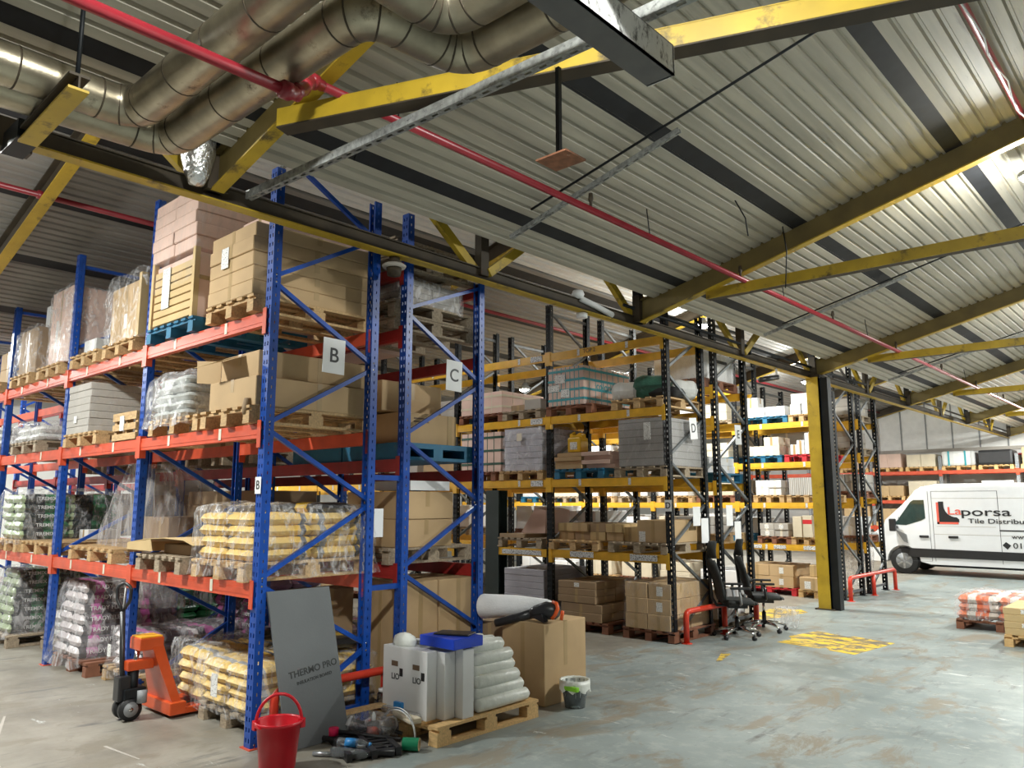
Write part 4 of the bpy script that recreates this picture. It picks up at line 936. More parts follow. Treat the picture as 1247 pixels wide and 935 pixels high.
wrap(-6.5, -5.64, 4.64, 5.44, 3.71, 3.98, 'silvery film around the flat grey packs, upper rack C', 'film_heavy', bulge=.015, seed=61)
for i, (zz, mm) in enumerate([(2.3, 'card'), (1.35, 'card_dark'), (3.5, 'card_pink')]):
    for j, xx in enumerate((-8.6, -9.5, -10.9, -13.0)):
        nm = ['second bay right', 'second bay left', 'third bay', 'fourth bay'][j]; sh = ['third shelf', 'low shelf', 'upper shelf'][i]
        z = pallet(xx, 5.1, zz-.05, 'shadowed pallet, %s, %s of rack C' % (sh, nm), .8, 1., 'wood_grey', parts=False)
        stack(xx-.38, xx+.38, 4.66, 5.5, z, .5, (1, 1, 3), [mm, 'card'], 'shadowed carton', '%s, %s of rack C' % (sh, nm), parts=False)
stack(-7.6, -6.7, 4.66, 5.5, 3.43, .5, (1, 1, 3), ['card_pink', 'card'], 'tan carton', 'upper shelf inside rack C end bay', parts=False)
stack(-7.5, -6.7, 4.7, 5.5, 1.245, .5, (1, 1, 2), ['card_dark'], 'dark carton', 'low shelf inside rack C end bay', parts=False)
# ================================================================ RACK D
Z = .001
z = pallet(-7.98, 9.65, Z, 'pallet under the lilac tile boxes on the floor beside the green post', 1.0, 1.1, 'wood_grey', parts=False)
stack(-8.47, -7.66, 9.12, 10.2, z, .66, (1, 1, 7), 'card_lilac', 'flat lilac tile box', 'floor stack beside the dark green post', tape=None, jit=.003, name='tile_box')
lettering(None, 'GRES', (-7.95, 9.112, .35), .1, '-y', 'card_grey'); o = C.objects[-1]; tag(o, 'faint word printed on the lilac floor stack', 'print')
z = pallet(-6.95, 9.65, Z, 'pallet under the low brown tile boxes, rack D floor', .9, 1.1, 'wood_red')
stack(-7.33, -6.6, 9.1, 10.2, z, .24, (1, 2, 2), 'card_dark', 'flat brown tile box', 'lower tier, rack D floor', tape='tape', jit=.004, name='tile_box')
stack(-7.38, -6.7, 9.1, 10.1, z+.245, .30, (1, 2, 3), 'card_dark', 'small brown tile box', 'upper tier, rack D floor', tape='tape', jit=.004, stick=.4, name='tile_box')
z = pallet(-5.85, 9.65, Z, 'pallet under the tall brown boxes at the end of rack D', .8, 1.1, 'wood_red')
stack(-6.2, -5.5, 9.1, 10.15, z, .60, (2, 2, 3), 'card', 'brown shipping box', 'floor stack by the last black upright', tape='tape', jit=.01, stick=.3)
wrap(-6.22, -5.48, 9.08, 10.18, z, z+.62, 'film round the brown boxes at the end of rack D', 'film_light', bulge=.012, seed=71)
Z = 1.125
z = pallet(-7.1, 9.65, Z, 'pallet under the loose brown boxes, low shelf of rack D', .9, 1.1, 'wood')
stack(-7.45, -6.3, 9.2, 10.1, z, .24, (4, 2, 2), ['card', 'card_dark', 'card_yellow'], 'small brown box', 'loose pile on low shelf, rack D', jit=.02, stick=.15)
z = pallet(-6.0, 9.65, Z, 'pallet under the big brown box, low shelf of rack D', .95, 1.1, 'wood_grey')
carton(-5.78, 9.65, z, .5, .95, .3, 'card', 'big brown box at the right end of the low shelf, rack D', sticker=(-.17, .08, .1, .14))
carton(-6.2, 9.5, z, .3, .5, .2, 'card_yellow', 'smaller brown box left of the big one, low shelf rack D')
z = pallet(-8.15, 9.65, Z, 'pallet under flattened cardboard beside the green post, low shelf', .9, 1.1, 'wood_grey')
carton(-8.3, 9.5, z, .5, .8, .06, 'card_dark', 'flattened brown cardboard on the low shelf beside green post', tape=None)
tag(MB().prism([(-8.45, z+.06), (-7.95, z+.06), (-7.93, z+.42), (-8.15, z+.46)], 'y', 9.5, 10.1, 'card_pink').build('bundle', loc=(-8.2, 9.8, z)), 'wedge shaped wrapped bundle on the low shelf beside green post', 'bundle')
Z = 2.155
z = pallet(-8.12, 9.65, Z, 'pallet beneath the lilac wrapped cartons, middle shelf of rack D', .9, 1.1, 'wood')
stack(-8.47, -7.68, 9.12, 10.2, z, .66, (1, 1, 7), 'card_lilac', 'wide lilac carton', 'middle shelf left of the upright, rack D', tape=None, jit=.003)
wrap(-8.49, -7.66, 9.1, 10.22, z, z+.69, 'film round the lilac cartons, middle shelf rack D', 'film_clear', bulge=.012, seed=73)
tag(MB().box(-8.16, -8.06, 9.07, 9.075, z+.46, z+.58, 'tape_clear').build('delivery_note', loc=(-8.1, 9.07, z+.5)), 'tan note stuck on the lilac cartons, middle shelf', 'paper')
z = pallet(-9.1, 9.65, Z, 'pallet under the strapped pinkish tile crate, middle shelf', .9, 1.1, 'wood_red')
def strapped(x0, x1, y0, y1, z0, z1, lb, m, strap, nv, nh, text=None, name='strapped_tile_pack', rails=1):
    t = thing(name, lb, 'box', ((x0+x1)/2, (y0+y1)/2, z0)); MB().bbox(x0, x1, y0, y1, z0, z1, .01, m).build('wrapped_boxes', t)
    mb = MB(); e = .003
    for k in range(1, nv):
        x = x0+(x1-x0)*k/nv; mb.box(x-.006, x+.006, y0-e, y0, z0, z1, strap)
        y = y0+(y1-y0)*k/nv; mb.box(x1, x1+e, y-.006, y+.006, z0, z1, strap)
    mb.build('joint_line', t); mb = MB()
    for k in range(nh):
        zz = z0+(z1-z0)*(k+.6)/nh; mb.box(x0-e, x1+e*2, y0-e*2, y0-e, zz-.018, zz+.018, strap).box(x1+e, x1+e*2, y0-e, y1, zz-.018, zz+.018, strap)
    mb.build('strap', t)
    if text: lettering(t, text[0], (x1+.009, (y0+y1)/2, (z0+z1)/2), text[1], '+x', text[2])
    return t
strapped(-9.45, -8.55, 9.12, 10.15, z, z+.64, 'strapped pinkish tile pack left of the lilac cartons', 'card_pink', 'mesh_green', 6, 3)
z = pallet(-6.98, 9.65, Z, 'blue pallet under the flat brown cartons, middle shelf of rack D', .9, 1.1, 'pallet_blue')
stack(-7.42, -6.4, 9.14, 10.1, z, .24, (2, 1, 4), ['card', 'card_pink'], 'flat brown carton', 'untidy pile beneath yellow jerrycan', tape=None, jit=.035, name='tile_box')
t = thing('jerrycan', 'yellow plastic jerrycan standing on the flat brown cartons', 'canister', (-7.13, 9.3, z+.245))
jz = z+.25
MB().bbox(-7.25, -7.01, 9.2, 9.4, jz, jz+.22, .02, 'jerry_yellow').prism([(-7.25, jz+.2), (-7.01, jz+.2), (-7.02, jz+.27), (-7.06, jz+.29), (-7.12, jz+.26), (-7.18, jz+.26), (-7.2, jz+.29), (-7.24, jz+.28)], 'y', 9.25, 9.35, 'jerry_yellow').build('body', t)
MB().cyl((-7.2, 9.3, jz+.28), (-7.2, 9.3, jz+.31), .025, 'jerry_yellow').build('cap', t); MB().box(-7.2, -7.07, 9.196, 9.2, jz+.04, jz+.15, 'label_paper').build('label_sticker', t)
z = pallet(-5.92, 9.65, Z, 'pallet under the big grey tile pack, middle shelf of rack D', .85, 1.1, 'wood_grey')
t = thing('tile_pack', 'big grey wrapped tile pack at the end of the middle shelf, rack D', 'box', (-5.9, 9.65, z))
MB().bbox(-6.27, -5.52, 9.12, 10.2, z, z+.66, .01, 'flat_grey').build('wrapped_boxes', t); MB().box(-5.85, -5.74, 9.114, 9.118, z+.36, z+.6, 'label_paper').build('label_sticker', t)
wrap(-6.28, -5.5, 9.1, 10.22, z, z+.68, 'film round the big grey tile pack, rack D', 'film_light', bulge=.01, seed=75)
Z = 3.105
z = pallet(-9.0, 9.65, Z, 'pallet under the printed pinkish crate, upper shelf of rack D', 1.0, 1.1, 'wood_red')
strapped(-9.5, -8.55, 9.15, 10.2, z, z+.36, 'pinkish crate with faint straps, upper shelf left', 'card_pink', 'card_cream', 4, 2, name='wrapped_crate')
z = pallet(-8.1, 9.65, Z, 'pallet under the small grey boxes, upper shelf left of upright', .8, 1.1, 'wood_grey', parts=False)
carton(-8.25, 9.4, z, .3, .4, .1, 'card_dark', 'small flat brown box, upper shelf left of the upright'); carton(-7.9, 9.4, z, .34, .5, .16, 'card_grey', 'small grey box beside the upright, upper shelf', tape=None)
z = pallet(-7.15, 9.67, Z, 'reddish pallet under the teal strapped tile pack', .86, 1.15, 'wood_red')
t = strapped(-7.53, -6.86, 9.1, 10.3, z, z+.58, 'pink tile pack with teal straps and teal lettering, upper shelf', 'card_pink', 'ink_teal', 8, 4, ('colorker', .12, 'ink_teal'))
for q in ((-7.3, z+.34, .2, .13), (-7.42, z+.22, .22, .1), (-7.2, z+.12, .16, .12)): MB().box(q[0]-q[2]/2, q[0]+q[2]/2, 9.09, 9.093, q[1], q[1]+q[3], 'label_paper').build('label_sticker', t)
wrap(-7.54, -6.85, 9.09, 10.32, z, z+.6, 'pinkish film round the teal strapped tile pack', 'film_light', bulge=.012, seed=77)
z = pallet(-5.95, 9.65, Z, 'pallet under the rolled green netting, upper shelf end', .85, 1.1, 'wood')
for k, (x, y, l, w, h, m, rz_, lb) in enumerate([(-6.25, 9.4, .4, .5, .26, 'bag_white', .2, 'clear bag of pale stuff left of the green netting'), (-5.95, 9.55, .5, .6, .34, 'mesh_green', .4, 'rolled dark green netting bundle, upper shelf end of rack D'), (-5.75, 9.5, .55, .4, .16, 'black_rubber', .1, 'black rolled bundle under the green netting'), (-5.72, 9.85, .4, .6, .28, 'bag_white', .9, 'shiny clear bag right of the green netting')]):
    o = bag(x, y, z, l, w, h, m, lb, rz_, name='bundle'); o['category'] = 'bundle'
# ================================================================ RACK E (behind D)
z = pallet(-6.1, 11.0, 3.53, 'dark red pallet under the big white box on top', .95, 1.1, 'wood_red')
t = carton(-6.08, 10.98, z, .84, 1.0, .42, 'card_white', 'big white printed box high on rack E, end bay', tape=None)
MB().box(.42, .423, -.12, .3, .28, .33, 'ink').build('print', t, off=(0, 0, 0))
wrap(-6.52, -5.64, 10.46, 11.5, z-.02, z+.44, 'film round the big white box high on rack E', 'film_light', bulge=.02, seed=81)
# slots of which the photograph shows nothing (wholly behind nearer loads)
HIDDEN = set(['end bay left pallet, first shelf, rack beyond guard', 'end bay left pallet, floor, rack E', 'end bay left pallet, second shelf, rack beyond guard', 'end bay left pallet, top shelf, rack beyond guard', 'fourth bay left pallet, first shelf, rack behind column', 'fourth bay left pallet, third shelf, rack behind column', 'fourth bay left pallet, top shelf, rack behind column', 'fourth bay left pallet, upper shelf, rack D', 'fourth bay right pallet, first shelf, rack behind column', 'fourth bay right pallet, third shelf, rack behind column', 'fourth bay right pallet, top shelf, rack behind column', 'fourth bay right pallet, upper shelf, rack D', 'second bay left pallet, first shelf, rack beyond guard', 'second bay left pallet, floor, rack E', 'second bay left pallet, middle shelf, rack E', 'second bay left pallet, second shelf, rack beyond guard', 'second bay left pallet, third shelf, rack behind column', 'second bay left pallet, top shelf, rack beyond guard', 'second bay left pallet, upper shelf, rack E', 'second bay right pallet, floor, rack E', 'second bay right pallet, upper shelf, rack E', 'third bay left pallet, first shelf, rack behind column', 'third bay left pallet, floor, rack E', 'third bay left pallet, middle shelf, rack E', 'third bay left pallet, second shelf, rack beyond guard', 'third bay left pallet, third shelf, rack beyond guard', 'third bay left pallet, top shelf, rack behind column', 'third bay left pallet, top shelf, rack beyond guard', 'third bay left pallet, upper shelf, rack D', 'third bay left pallet, upper shelf, rack E', 'third bay right pallet, floor, rack E', 'third bay right pallet, middle shelf, rack E', 'third bay right pallet, second shelf, rack beyond guard', 'third bay right pallet, third shelf, rack behind column', 'third bay right pallet, third shelf, rack beyond guard', 'third bay right pallet, top shelf, rack behind column', 'third bay right pallet, top shelf, rack beyond guard', 'third bay right pallet, upper shelf, rack E'])
def shelf_fill(row, Y, lev, bays, dens=.85, pal=('wood', 'wood_grey', 'pallet_blue', 'wood_red'), cm=('card_white', 'card_cream', 'card', 'card_white', 'card_grey'), mx=.6, skip=(), depth=.95, phr=None, prs=True, sd=1):
    """pallets of mixed boxes on the shelves of one rack row"""
    rr = random.Random(sd); bn = ['end bay', 'second bay', 'third bay', 'fourth bay', 'fifth bay']
    for li, (z0, ln) in enumerate(lev):
        for b in bays:
            xa, xb = XD[b], XD[b+1]
            for sl in (0, 1):
                if (li, b, sl) in skip or rr.random() > dens: continue
                cx = xa-(.52 if sl == 0 else 1.52); side = 'right' if sl == 0 else 'left'
                wh = '%s %s pallet, %s, %s' % (bn[b], side, ln, row)
                m = pal[rr.randrange(len(pal))]
                n = rr.choice([(2, 1, 2), (1, 1, 3), (2, 2, 2), (3, 1, 2), (1, 2, 2)]) if b == 0 else rr.choice([(2, 1, 2), (2, 1, 1), (3, 1, 1), (2, 1, 2)]); h = rr.uniform(.22, mx)
                mt = cm[rr.randrange(len(cm))]; cut = rr.choice([0, .1])
                if wh in HIDDEN: continue
                z = pallet(cx, Y+.5, z0, 'pallet, %s slot, %s, %s, %s' % (side, bn[b], ln, row), .9, 1.0, m, parts=prs and b == 0)
                nm = {'card_white': 'white', 'card_cream': 'cream', 'card': 'brown', 'card_grey': 'grey', 'card_dark': 'dark', 'card_pink': 'pinkish', 'card_yellow': 'tan', 'card_lilac': 'lilac'}[mt]
                stack(cx-.42, cx+.42-cut, Y+.03, Y+depth, z, h, n, mt, '%s box' % nm, wh, parts=(b == 0), tape='tape_clear', jit=.015, stick=.35 if b == 0 else 0, name='storage_box')
shelf_fill('rack E', 10.52, [(.001, 'floor'), (1.205, 'low shelf'), (2.105, 'middle shelf')], [0, 1, 2], .9, cm=('card_white', 'card_grey', 'card_dark', 'card_white'), mx=.42, sd=3, prs=False)
shelf_fill('rack E', 10.52, [(3.055, 'upper shelf')], [1, 2], .9, cm=('card_cream', 'card_grey', 'card_white'), mx=.6, sd=4, prs=False)
shelf_fill('rack D', 9.2, [(.001, 'floor'), (2.155, 'middle shelf'), (3.105, 'upper shelf')], [2, 3], .9, cm=('card_grey', 'card', 'card_dark'), mx=.5, sd=5, prs=False)
# ================================================================ RACK F facing us behind the column
def fl_(x0, x1, z, n, h, m, desc, wh, pm_='wood', y0=15.3, y1=16.2, **k):
    zz = pallet((x0+x1)/2, 15.8, z, 'pallet under the %s boxes, %s' % (desc, wh), min(1.0, x1-x0+.1), 1.05, pm_)
    stack(x0, x1, y0, y1, zz, h, n, m, desc+' box', wh, tape='tape_clear', jit=.012, stick=.5, **k); return zz
fl_(-7.3, -6.45, 3.415, (2, 2, 1), .2, 'card_white', 'wide white', 'top shelf behind column, left', 'pallet_blue')
carton(-7.2, 15.5, 3.76, .3, .3, .22, 'card_white', 'lone white box on the wide white ones, top shelf')
fl_(-6.33, -5.9, 3.415, (2, 2, 2), .42, 'card_white', 'tall white', 'top shelf behind column, right', 'wood')
zz = fl_(-7.3, -6.6, 2.615, (2, 2, 1), .2, 'card_cream', 'cream', 'second shelf down behind column, left', 'pallet_blue')
stack(-6.95, -6.62, 15.35, 15.9, zz+.2, .18, (1, 1, 1), 'card_cream', 'cream box laid on top', 'second shelf down behind column', tape='tape')
zz = pallet(-6.1, 15.8, 2.615, 'red pallet behind the yellow column, second shelf down', .8, 1.05, 'pallet_red')
for i, (x, h) in enumerate([(-6.3, .2), (-6.17, .28), (-5.98, .42)]): carton(x, 15.5, zz, .15 if i < 2 else .2, .4, h, 'card_white', 'white carton on the red pallet, %s' % ['shortest and leftmost', 'middle height one', 'tallest and rightmost'][i])
fl_(-7.15, -6.6, 1.815, (2, 2, 2), .3, 'card_white', 'small white', 'third shelf down behind column, left', 'wood')
zz = pallet(-6.1, 15.8, 1.815, 'pallet under the ribbed white pack behind column', .8, 1.05, 'wood')
t = thing('ribbed_pack', 'white pack with vertical ribs, third shelf down behind column', 'box', (-6.2, 15.6, zz)); mb = MB().box(-6.45, -5.95, 15.32, 16.1, zz, zz+.34, 'card_white')
for k in range(12): mb.box(-6.44+k*.042, -6.415+k*.042, 15.31, 15.32, zz, zz+.34, 'card_grey')
mb.build('body', t)
fl_(-7.1, -6.5, .995, (2, 1, 2), .26, 'card_grey', 'brown grey', 'lowest shelf behind column, left', 'wood_red')
zz = pallet(-6.15, 15.8, .995, 'pallet under the cream boxes with a red strip', .6, 1.05, 'wood')
carton(-6.3, 15.5, zz, .18, .5, .4, 'card_cream', 'plain cream box left of the red stripped one', tape=None); o = carton(-6.1, 15.5, zz, .18, .5, .42, 'card_cream', 'cream box with a red strip, lowest shelf behind column', tape=None); MB().box(-.092, .092, -.2515, -.25, .26, .34, 'tape_red').build('tape', o, off=(0, 0, 0))
zz = pallet(-6.95, 15.8, .001, 'red pallet on the floor behind the office chairs', 1.1, 1.05, 'pallet_red')
stack(-7.45, -6.45, 15.3, 16.2, zz, .44, (2, 2, 2), 'card', 'brown punched box', 'red floor pallet behind office chairs', tape='tape', stick=.3)
zz = pallet(-5.98, 15.7, .001, 'small pallet on the floor left of column', .7, 1.0, 'wood_light')
carton(-6.0, 15.5, zz, .55, .7, .24, 'card', 'brown box on the small floor pallet left of column', sticker=(-.12, .1, .12, .14)); carton(-6.05, 15.45, zz+.245, .2, .3, .22, 'card_yellow', 'slim tan box standing on the brown one left of column', rz=.2)
shelf_fill('rack behind column', 15.3, [(.001, 'floor'), (.995, 'first shelf'), (1.815, 'second shelf'), (2.615, 'third shelf'), (3.415, 'top shelf')], [1, 2], 1.0, cm=('card_white', 'card_cream', 'card_white'), mx=.45, sd=8, prs=False)
shelf_fill('rack behind column', 15.3, [(.001, 'floor'), (.995, 'first shelf'), (1.815, 'second shelf'), (2.615, 'third shelf'), (3.415, 'top shelf')], [3], .8, cm=('card_white', 'card_cream'), mx=.45, sd=9, prs=False)
shelf_fill('rack beyond guard', 16.75, [(.995, 'first shelf'), (1.905, 'second shelf'), (2.805, 'third shelf'), (3.505, 'top shelf')], [0, 1, 2], .9, cm=('card_white', 'card_grey'), mx=.5, sd=10, prs=False)
# a foil wrapped bundle inside rack G's end bay
o = bag(-6.0, 17.2, .15, .8, .9, 1.1, 'film_heavy', 'big silvery plastic bundle inside the rack beyond the floor guard', .1, name='bundle'); o['category'] = 'bundle'
# far wall rack loads
rr = random.Random(12)
for li, (z0, ln) in enumerate([(1.005, 'low shelf'), (1.905, 'middle shelf'), (2.905, 'top shelf')]):
    for b in range(4):
        for sl in range(2):
            cx = XH[b]-.6-sl*1.1; m = rr.choice(['card_cream', 'card', 'card_white', 'card_pink'])
            wh = 'far wall rack, %s, %s slot, bay %s' % (ln, ['right', 'left'][sl], ['near right edge', 'behind van roof', 'above van front', 'at left end'][b])
            z = pallet(cx, 30.1, z0, 'pallet, %s' % wh, 1.0, 1.0, 'wood_light', parts=False)
            if li == 2 and b == 1:
                t = thing('bundle', ('white sacks with teal bands on the far wall rack' if sl else 'dark plastic covered heap on the far wall rack'), 'bundle', (cx, 30, z))
                MB().bbox(cx-.5, cx+.5, 29.65, 30.5, z, z+.5, .08, 'bag_white' if sl else 'black_plastic').build('body', t)
                if sl: MB().box(cx-.3, cx-.25, 29.64, 29.65, z, z+.5, 'ink_teal').box(cx+.2, cx+.25, 29.64, 29.65, z, z+.5, 'ink_teal').build('band', t)
            else: stack(cx-.46, cx+.46, 29.65, 30.5, z, rr.uniform(.35, .55), (2, 1, 1), m, {'card_cream': 'cream', 'card': 'brown', 'card_white': 'white', 'card_pink': 'pinkish'}[m]+' box', wh, parts=False)
for k, x in enumerate((-9.6, -4.6)): tag(MB().tube([(x, 31.1, 2.9), (x, 31.1, 5.2)], .04, 'red_pipe', 8).build('pipe', loc=(x, 31.1, 2.9)), 'vertical red pipe on the far gable wall, %s' % ['left one', 'right one'][k], 'pipe')
tag(MB().tube([(-14, 31.08, 3.45), (4, 31.08, 3.45)], .035, 'red_pipe', 8).build('pipe', loc=(-5, 31.08, 3.45)), 'long level red pipe across the far gable wall', 'pipe')
# ================================================================ FOREGROUND
# red bucket
t = thing('bucket', 'bright red plastic bucket with raised handle on the floor by the upright', 'bucket', (-5.0, 3.1, 0))
MB().lathe([(0, .003), (.116, .003), (.12, .012), (.148, .295), (.162, .297), (.164, .318), (.153, .32), (.147, .31), (.118, .02), (0, .02)], (-5.0, 3.1, 0), 'bucket_red', 40).build('body', t)
pts = [(-5.0+.15*math.cos(a)*.55, 3.1+.15*math.cos(a)*.85, .30+.19*math.sin(a)) for a in [PI*k/16 for k in range(17)]]
mb = MB().tube(pts, .011, 'bucket_red', 8); mb.tube([pts[0], pts[0]], .01, 'bucket_red') if False else None; mb.build('handle', t)
for p in (pts[0], pts[-1]): MB().bbox(p[0]-.02, p[0]+.02, p[1]-.02, p[1]+.02, .26, .325, .006, 'bucket_red').build('handle_lug', t)
# spout lip
MB().prism([(-.04, .295), (.04, .295), (0, .318)], 'y', -.17, -.15, 'bucket_red').build('spout', t, off=(0, 0, 0))
# red floor foot plate shown at the upright is the base plate. grey board
t = thing('insulation_board', 'tall grey tile backer board leaning against the near blue frame', 'board', (-5.26, 3.6, 0))
A, B_, Cc, D_ = Vector((-5.25, 3.34, .004)), Vector((-5.25, 3.88, .004)), Vector((-5.485, 3.81, 1.13)), Vector((-5.485, 3.25, 1.13))
n = (B_-A).cross(D_-A).normalized(); n = n if n.x > 0 else -n
vs = [A, B_, Cc, D_]; vs += [v-n*.018 for v in vs]
MB().add(vs, [(0, 1, 2, 3), (7, 6, 5, 4), (0, 4, 5, 1), (1, 5, 6, 2), (2, 6, 7, 3), (3, 7, 4, 0)], 'board_grey').build('panel', t)
def on_board(u, v): return A.lerp(B_, u).lerp(D_.lerp(Cc, u), v)
for s, u, v, h in (('THERMO PRO', .56, .47, .05), ('INSULATION BOARD', .56, .41, .024)):
    me = text_mesh(s, 'ink_board', h); o = bpy.data.objects.new('lettering', me); C.objects.link(o); o.parent = t
    xr = (B_-A).normalized(); up = (D_-A); up = (up-xr*up.dot(xr)).normalized(); M = Matrix((xr, up, n)).transposed().to_4x4(); M = M @ Matrix.Rotation(.12, 4, 'Z'); M.translation = on_board(u, v)+n*.002-wloc(t); o.matrix_local = M
# guards
def guard(label, pts_top, posts, r=.038, m='guard_red', z=.40):
    t = thing('floor_guard', label, 'guard rail', (posts[0][0], posts[0][1], 0))
    mb = MB(); P_ = bend([(posts[0][0], posts[0][1], 0)]+[(x, y, z) for x, y in pts_top]+[(posts[-1][0], posts[-1][1], 0)], .09, 6)
    mb.tube(P_, r, m, 14).build('rail', t)
    for x, y in posts[1:-1]: MB().cyl((x, y, 0), (x, y, z-.01), r, m, 14).build('post', t)
    for x, y in posts: MB().cyl((x, y, 0), (x, y, .008), r*1.9, m, 14).build('foot_plate', t)
    return t
guard('red tubular guard in front of the blue end frames, behind the grey board', [(-5.43, 3.32), (-5.43, 5.5)], [(-5.43, 3.32), (-5.43, 4.36), (-5.43, 5.5)], r=.034)
guard('red tubular guard at the end of black rack D beside the office chairs', [(-5.36, 9.25), (-5.36, 11.3)], [(-5.36, 9.25), (-5.36, 10.3), (-5.36, 11.3)])
guard('red tubular floor guard beyond the yellow column with three legs', [(-5.34, 15.2), (-5.34, 17.85)], [(-5.34, 15.2), (-5.34, 16.5), (-5.34, 17.85)], z=.42)
# near open pallet with white goods
def newpallet(cx, cy, z, lb, w, d, m):
    return pallet(cx, cy, z, lb, w, d, m)
z = newpallet(-4.92, 4.72, .001, 'new pale wooden pallet under the white rolls in the foreground', .8, 1.16, 'wood_light')
for i, (y0_, y1_, h, x0_, lb) in enumerate([(4.42, 4.54, .52, -5.22, 'white flat carton standing on edge, right hand one with blue box on it'), (4.30, 4.41, .5, -5.2, 'white flat carton on edge in the middle of the three'), (4.19, 4.29, .51, -5.24, 'white flat carton on edge, frontmost with small print')]):
    t = thing('tall_carton', lb, 'box', ((x0_-4.62)/2, (y0_+y1_)/2, z))
    x1_ = -4.54-.08*i
    MB().bbox(x0_, x1_, y0_, y1_, z, z+h, .006, 'card_white').build('body', t)
    if i == 2:
        for xx in (-5.08, -4.82): MB().box(xx-.05, xx+.03, y0_-.002, y0_-.001, z+.36, z+.40, 'ink_soft').build('print', t); lettering(t, 'LIO', (xx, y0_-.002, z+.28), .045, '-y', 'ink'); MB().box(xx+.05, xx+.09, y0_-.002, y0_-.001, z+.29, z+.35, 'ink').build('print', t)
    if i == 0: MB().add([(x0_, y0_, z+h), (x1_, y0_, z+h), (x1_-.05, y0_-.05, z+h+.02), (x0_+.03, y0_-.06, z+h+.03), (x0_, y0_, z+h+.003), (x1_, y0_, z+h+.003), (x1_-.05, y0_-.05, z+h+.023), (x0_+.03, y0_-.06, z+h+.033)], [(0, 1, 2, 3), (4, 5, 6, 7), (0, 1, 5, 4), (1, 2, 6, 5), (2, 3, 7, 6), (3, 0, 4, 7)], 'card_white').build('flap', t)
tag(MB().lathe([(0, 0), (.1, .0), (.12, .04), (.1, .1), (.05, .13), (0, .14)], (0, 0, 0), 'bag_white_sleeve', 9, Matrix.Diagonal((1.1, .6, .8, 1))).build('crumpled_paper', loc=(0, 0, 0)), 'crumpled white paper on top of the white cartons, left', 'paper').location = (-5.08, 4.28, z+.50)
t = thing('blue_box', 'flat bright blue box lying across the white cartons', 'box', (-4.72, 4.46, z+.53))
MB().bbox(-4.92, -4.52, 4.3, 4.62, z+.53, z+.61, .006, 'blue_box').build('body', t)
tag(MB().bbox(-.15, .15, -.09, .09, 0, .012, .005, 'black_plastic').build('folder', loc=(0, 0, 0)), 'small dark folder lying on the blue box', 'folder'); o = C.objects[-1]; o.location = (-4.72, 4.5, z+.612); o.rotation_euler.z = .4
# white sleeved rolls, stacked like logs along X
rn = 0; ROWN = ['bottom row', 'second row up', 'third row up', 'fourth row up', 'fifth row up', 'top row']
for k in range(6):
    ncol = [6, 5, 5, 4, 4, 3][k]
    for i in range(ncol):
        xx = -4.585-i*.118-(.02 if k % 2 else 0)-.012*k; zz = z+.058+k*.086
        ya = 4.60+R.uniform(-.0, .02); yb = 5.24-.045*k+R.uniform(-.02, .02)
        pos = ['outermost towards the aisle', 'second from the aisle side', 'third from the aisle side', 'fourth from the aisle side', 'fifth from the aisle side', 'innermost by the rack'][i]
        dz = R.uniform(-.006, .006)
        o = MB().tube([(xx, ya, zz), (xx, ya+.02, zz), (xx+R.uniform(-.01, .01), (ya+yb)/2, zz+dz), (xx, yb-.03, zz), (xx, yb, zz-.01)], [.045, .055, .058, .052, .03], 'bag_white_sleeve', 14).build('sleeved_roll', loc=(xx, (ya+yb)/2, zz))
        tag(o, 'white plastic sleeved roll, %s, %s, foreground pallet' % (ROWN[k], pos), 'roll', 'white sleeved rolls')
# things on the front edge of the pallet
tag(MB().bbox(-.30, .22, -.07, .07, 0, .05, .02, 'foil').build('foil_pouch', loc=(0, 0, 0)), 'shiny silver pouch lying on the front edge of the new pallet', 'pouch'); C.objects[-1].location = (-4.98, 4.21, z); C.objects[-1].rotation_euler.z = -.06
t = thing('jar', 'clear glass jar with pale lid and cream filling beside the white cartons', 'jar', (-5.32, 4.25, .145))
jz = .146; jx, jy = -5.28, 4.24
m_, nt_, b_ = _new('glass'); b_.inputs['Transmission Weight'].default_value = 1; b_.inputs['Roughness'].default_value = .05; MATS['glass'] = m_
MB().lathe([(0, 0), (.052, 0), (.056, .01), (.056, .11), (.045, .125), (.045, .13), (.042, .13), (.052, .11), (.052, .012), (0, .01)], (jx, jy, jz), 'glass', 24).build('glass_body', t)
MB().lathe([(0, 0), (.05, 0), (.05, .055), (0, .058)], (jx, jy, jz+.012), 'card_cream', 20).build('contents', t)
MB().lathe([(0, .128), (.048, .128), (.048, .15), (0, .152)], (jx, jy, jz), 'paper', 24).build('lid', t)
tag(MB().bbox(-.05, .05, -.025, .025, 0, .045, .006, 'blue_pack').build('packet', loc=(0, 0, 0)), 'small sky blue packet on the silver pouch', 'packet'); C.objects[-1].location = (-5.02, 4.19, z+.052)
tag(MB().bbox(-.04, .04, -.02, .02, 0, .03, .006, 'tape_red').build('packet', loc=(0, 0, 0)), 'small red packet beside the glass jar', 'packet'); C.objects[-1].location = (-5.15, 4.24, z+.052)
tag(MB().bbox(-.17, .17, -.05, .05, 0, .045, .02, 'card_cream').build('paper_roll', loc=(0, 0, 0)), 'rolled buff paper on the front corner of the new pallet', 'paper'); C.objects[-1].location = (-4.86, 4.13, .146); C.objects[-1].rotation_euler.z = -.25
# plank
tag(MB().bar((-5.40, 3.74, .14), (-5.22, 4.22, .19), .09, .02, 'wood').build('plank', loc=(-5.3, 4, .15)), 'short yellow wooden plank leaning between the board and pallet', 'plank')
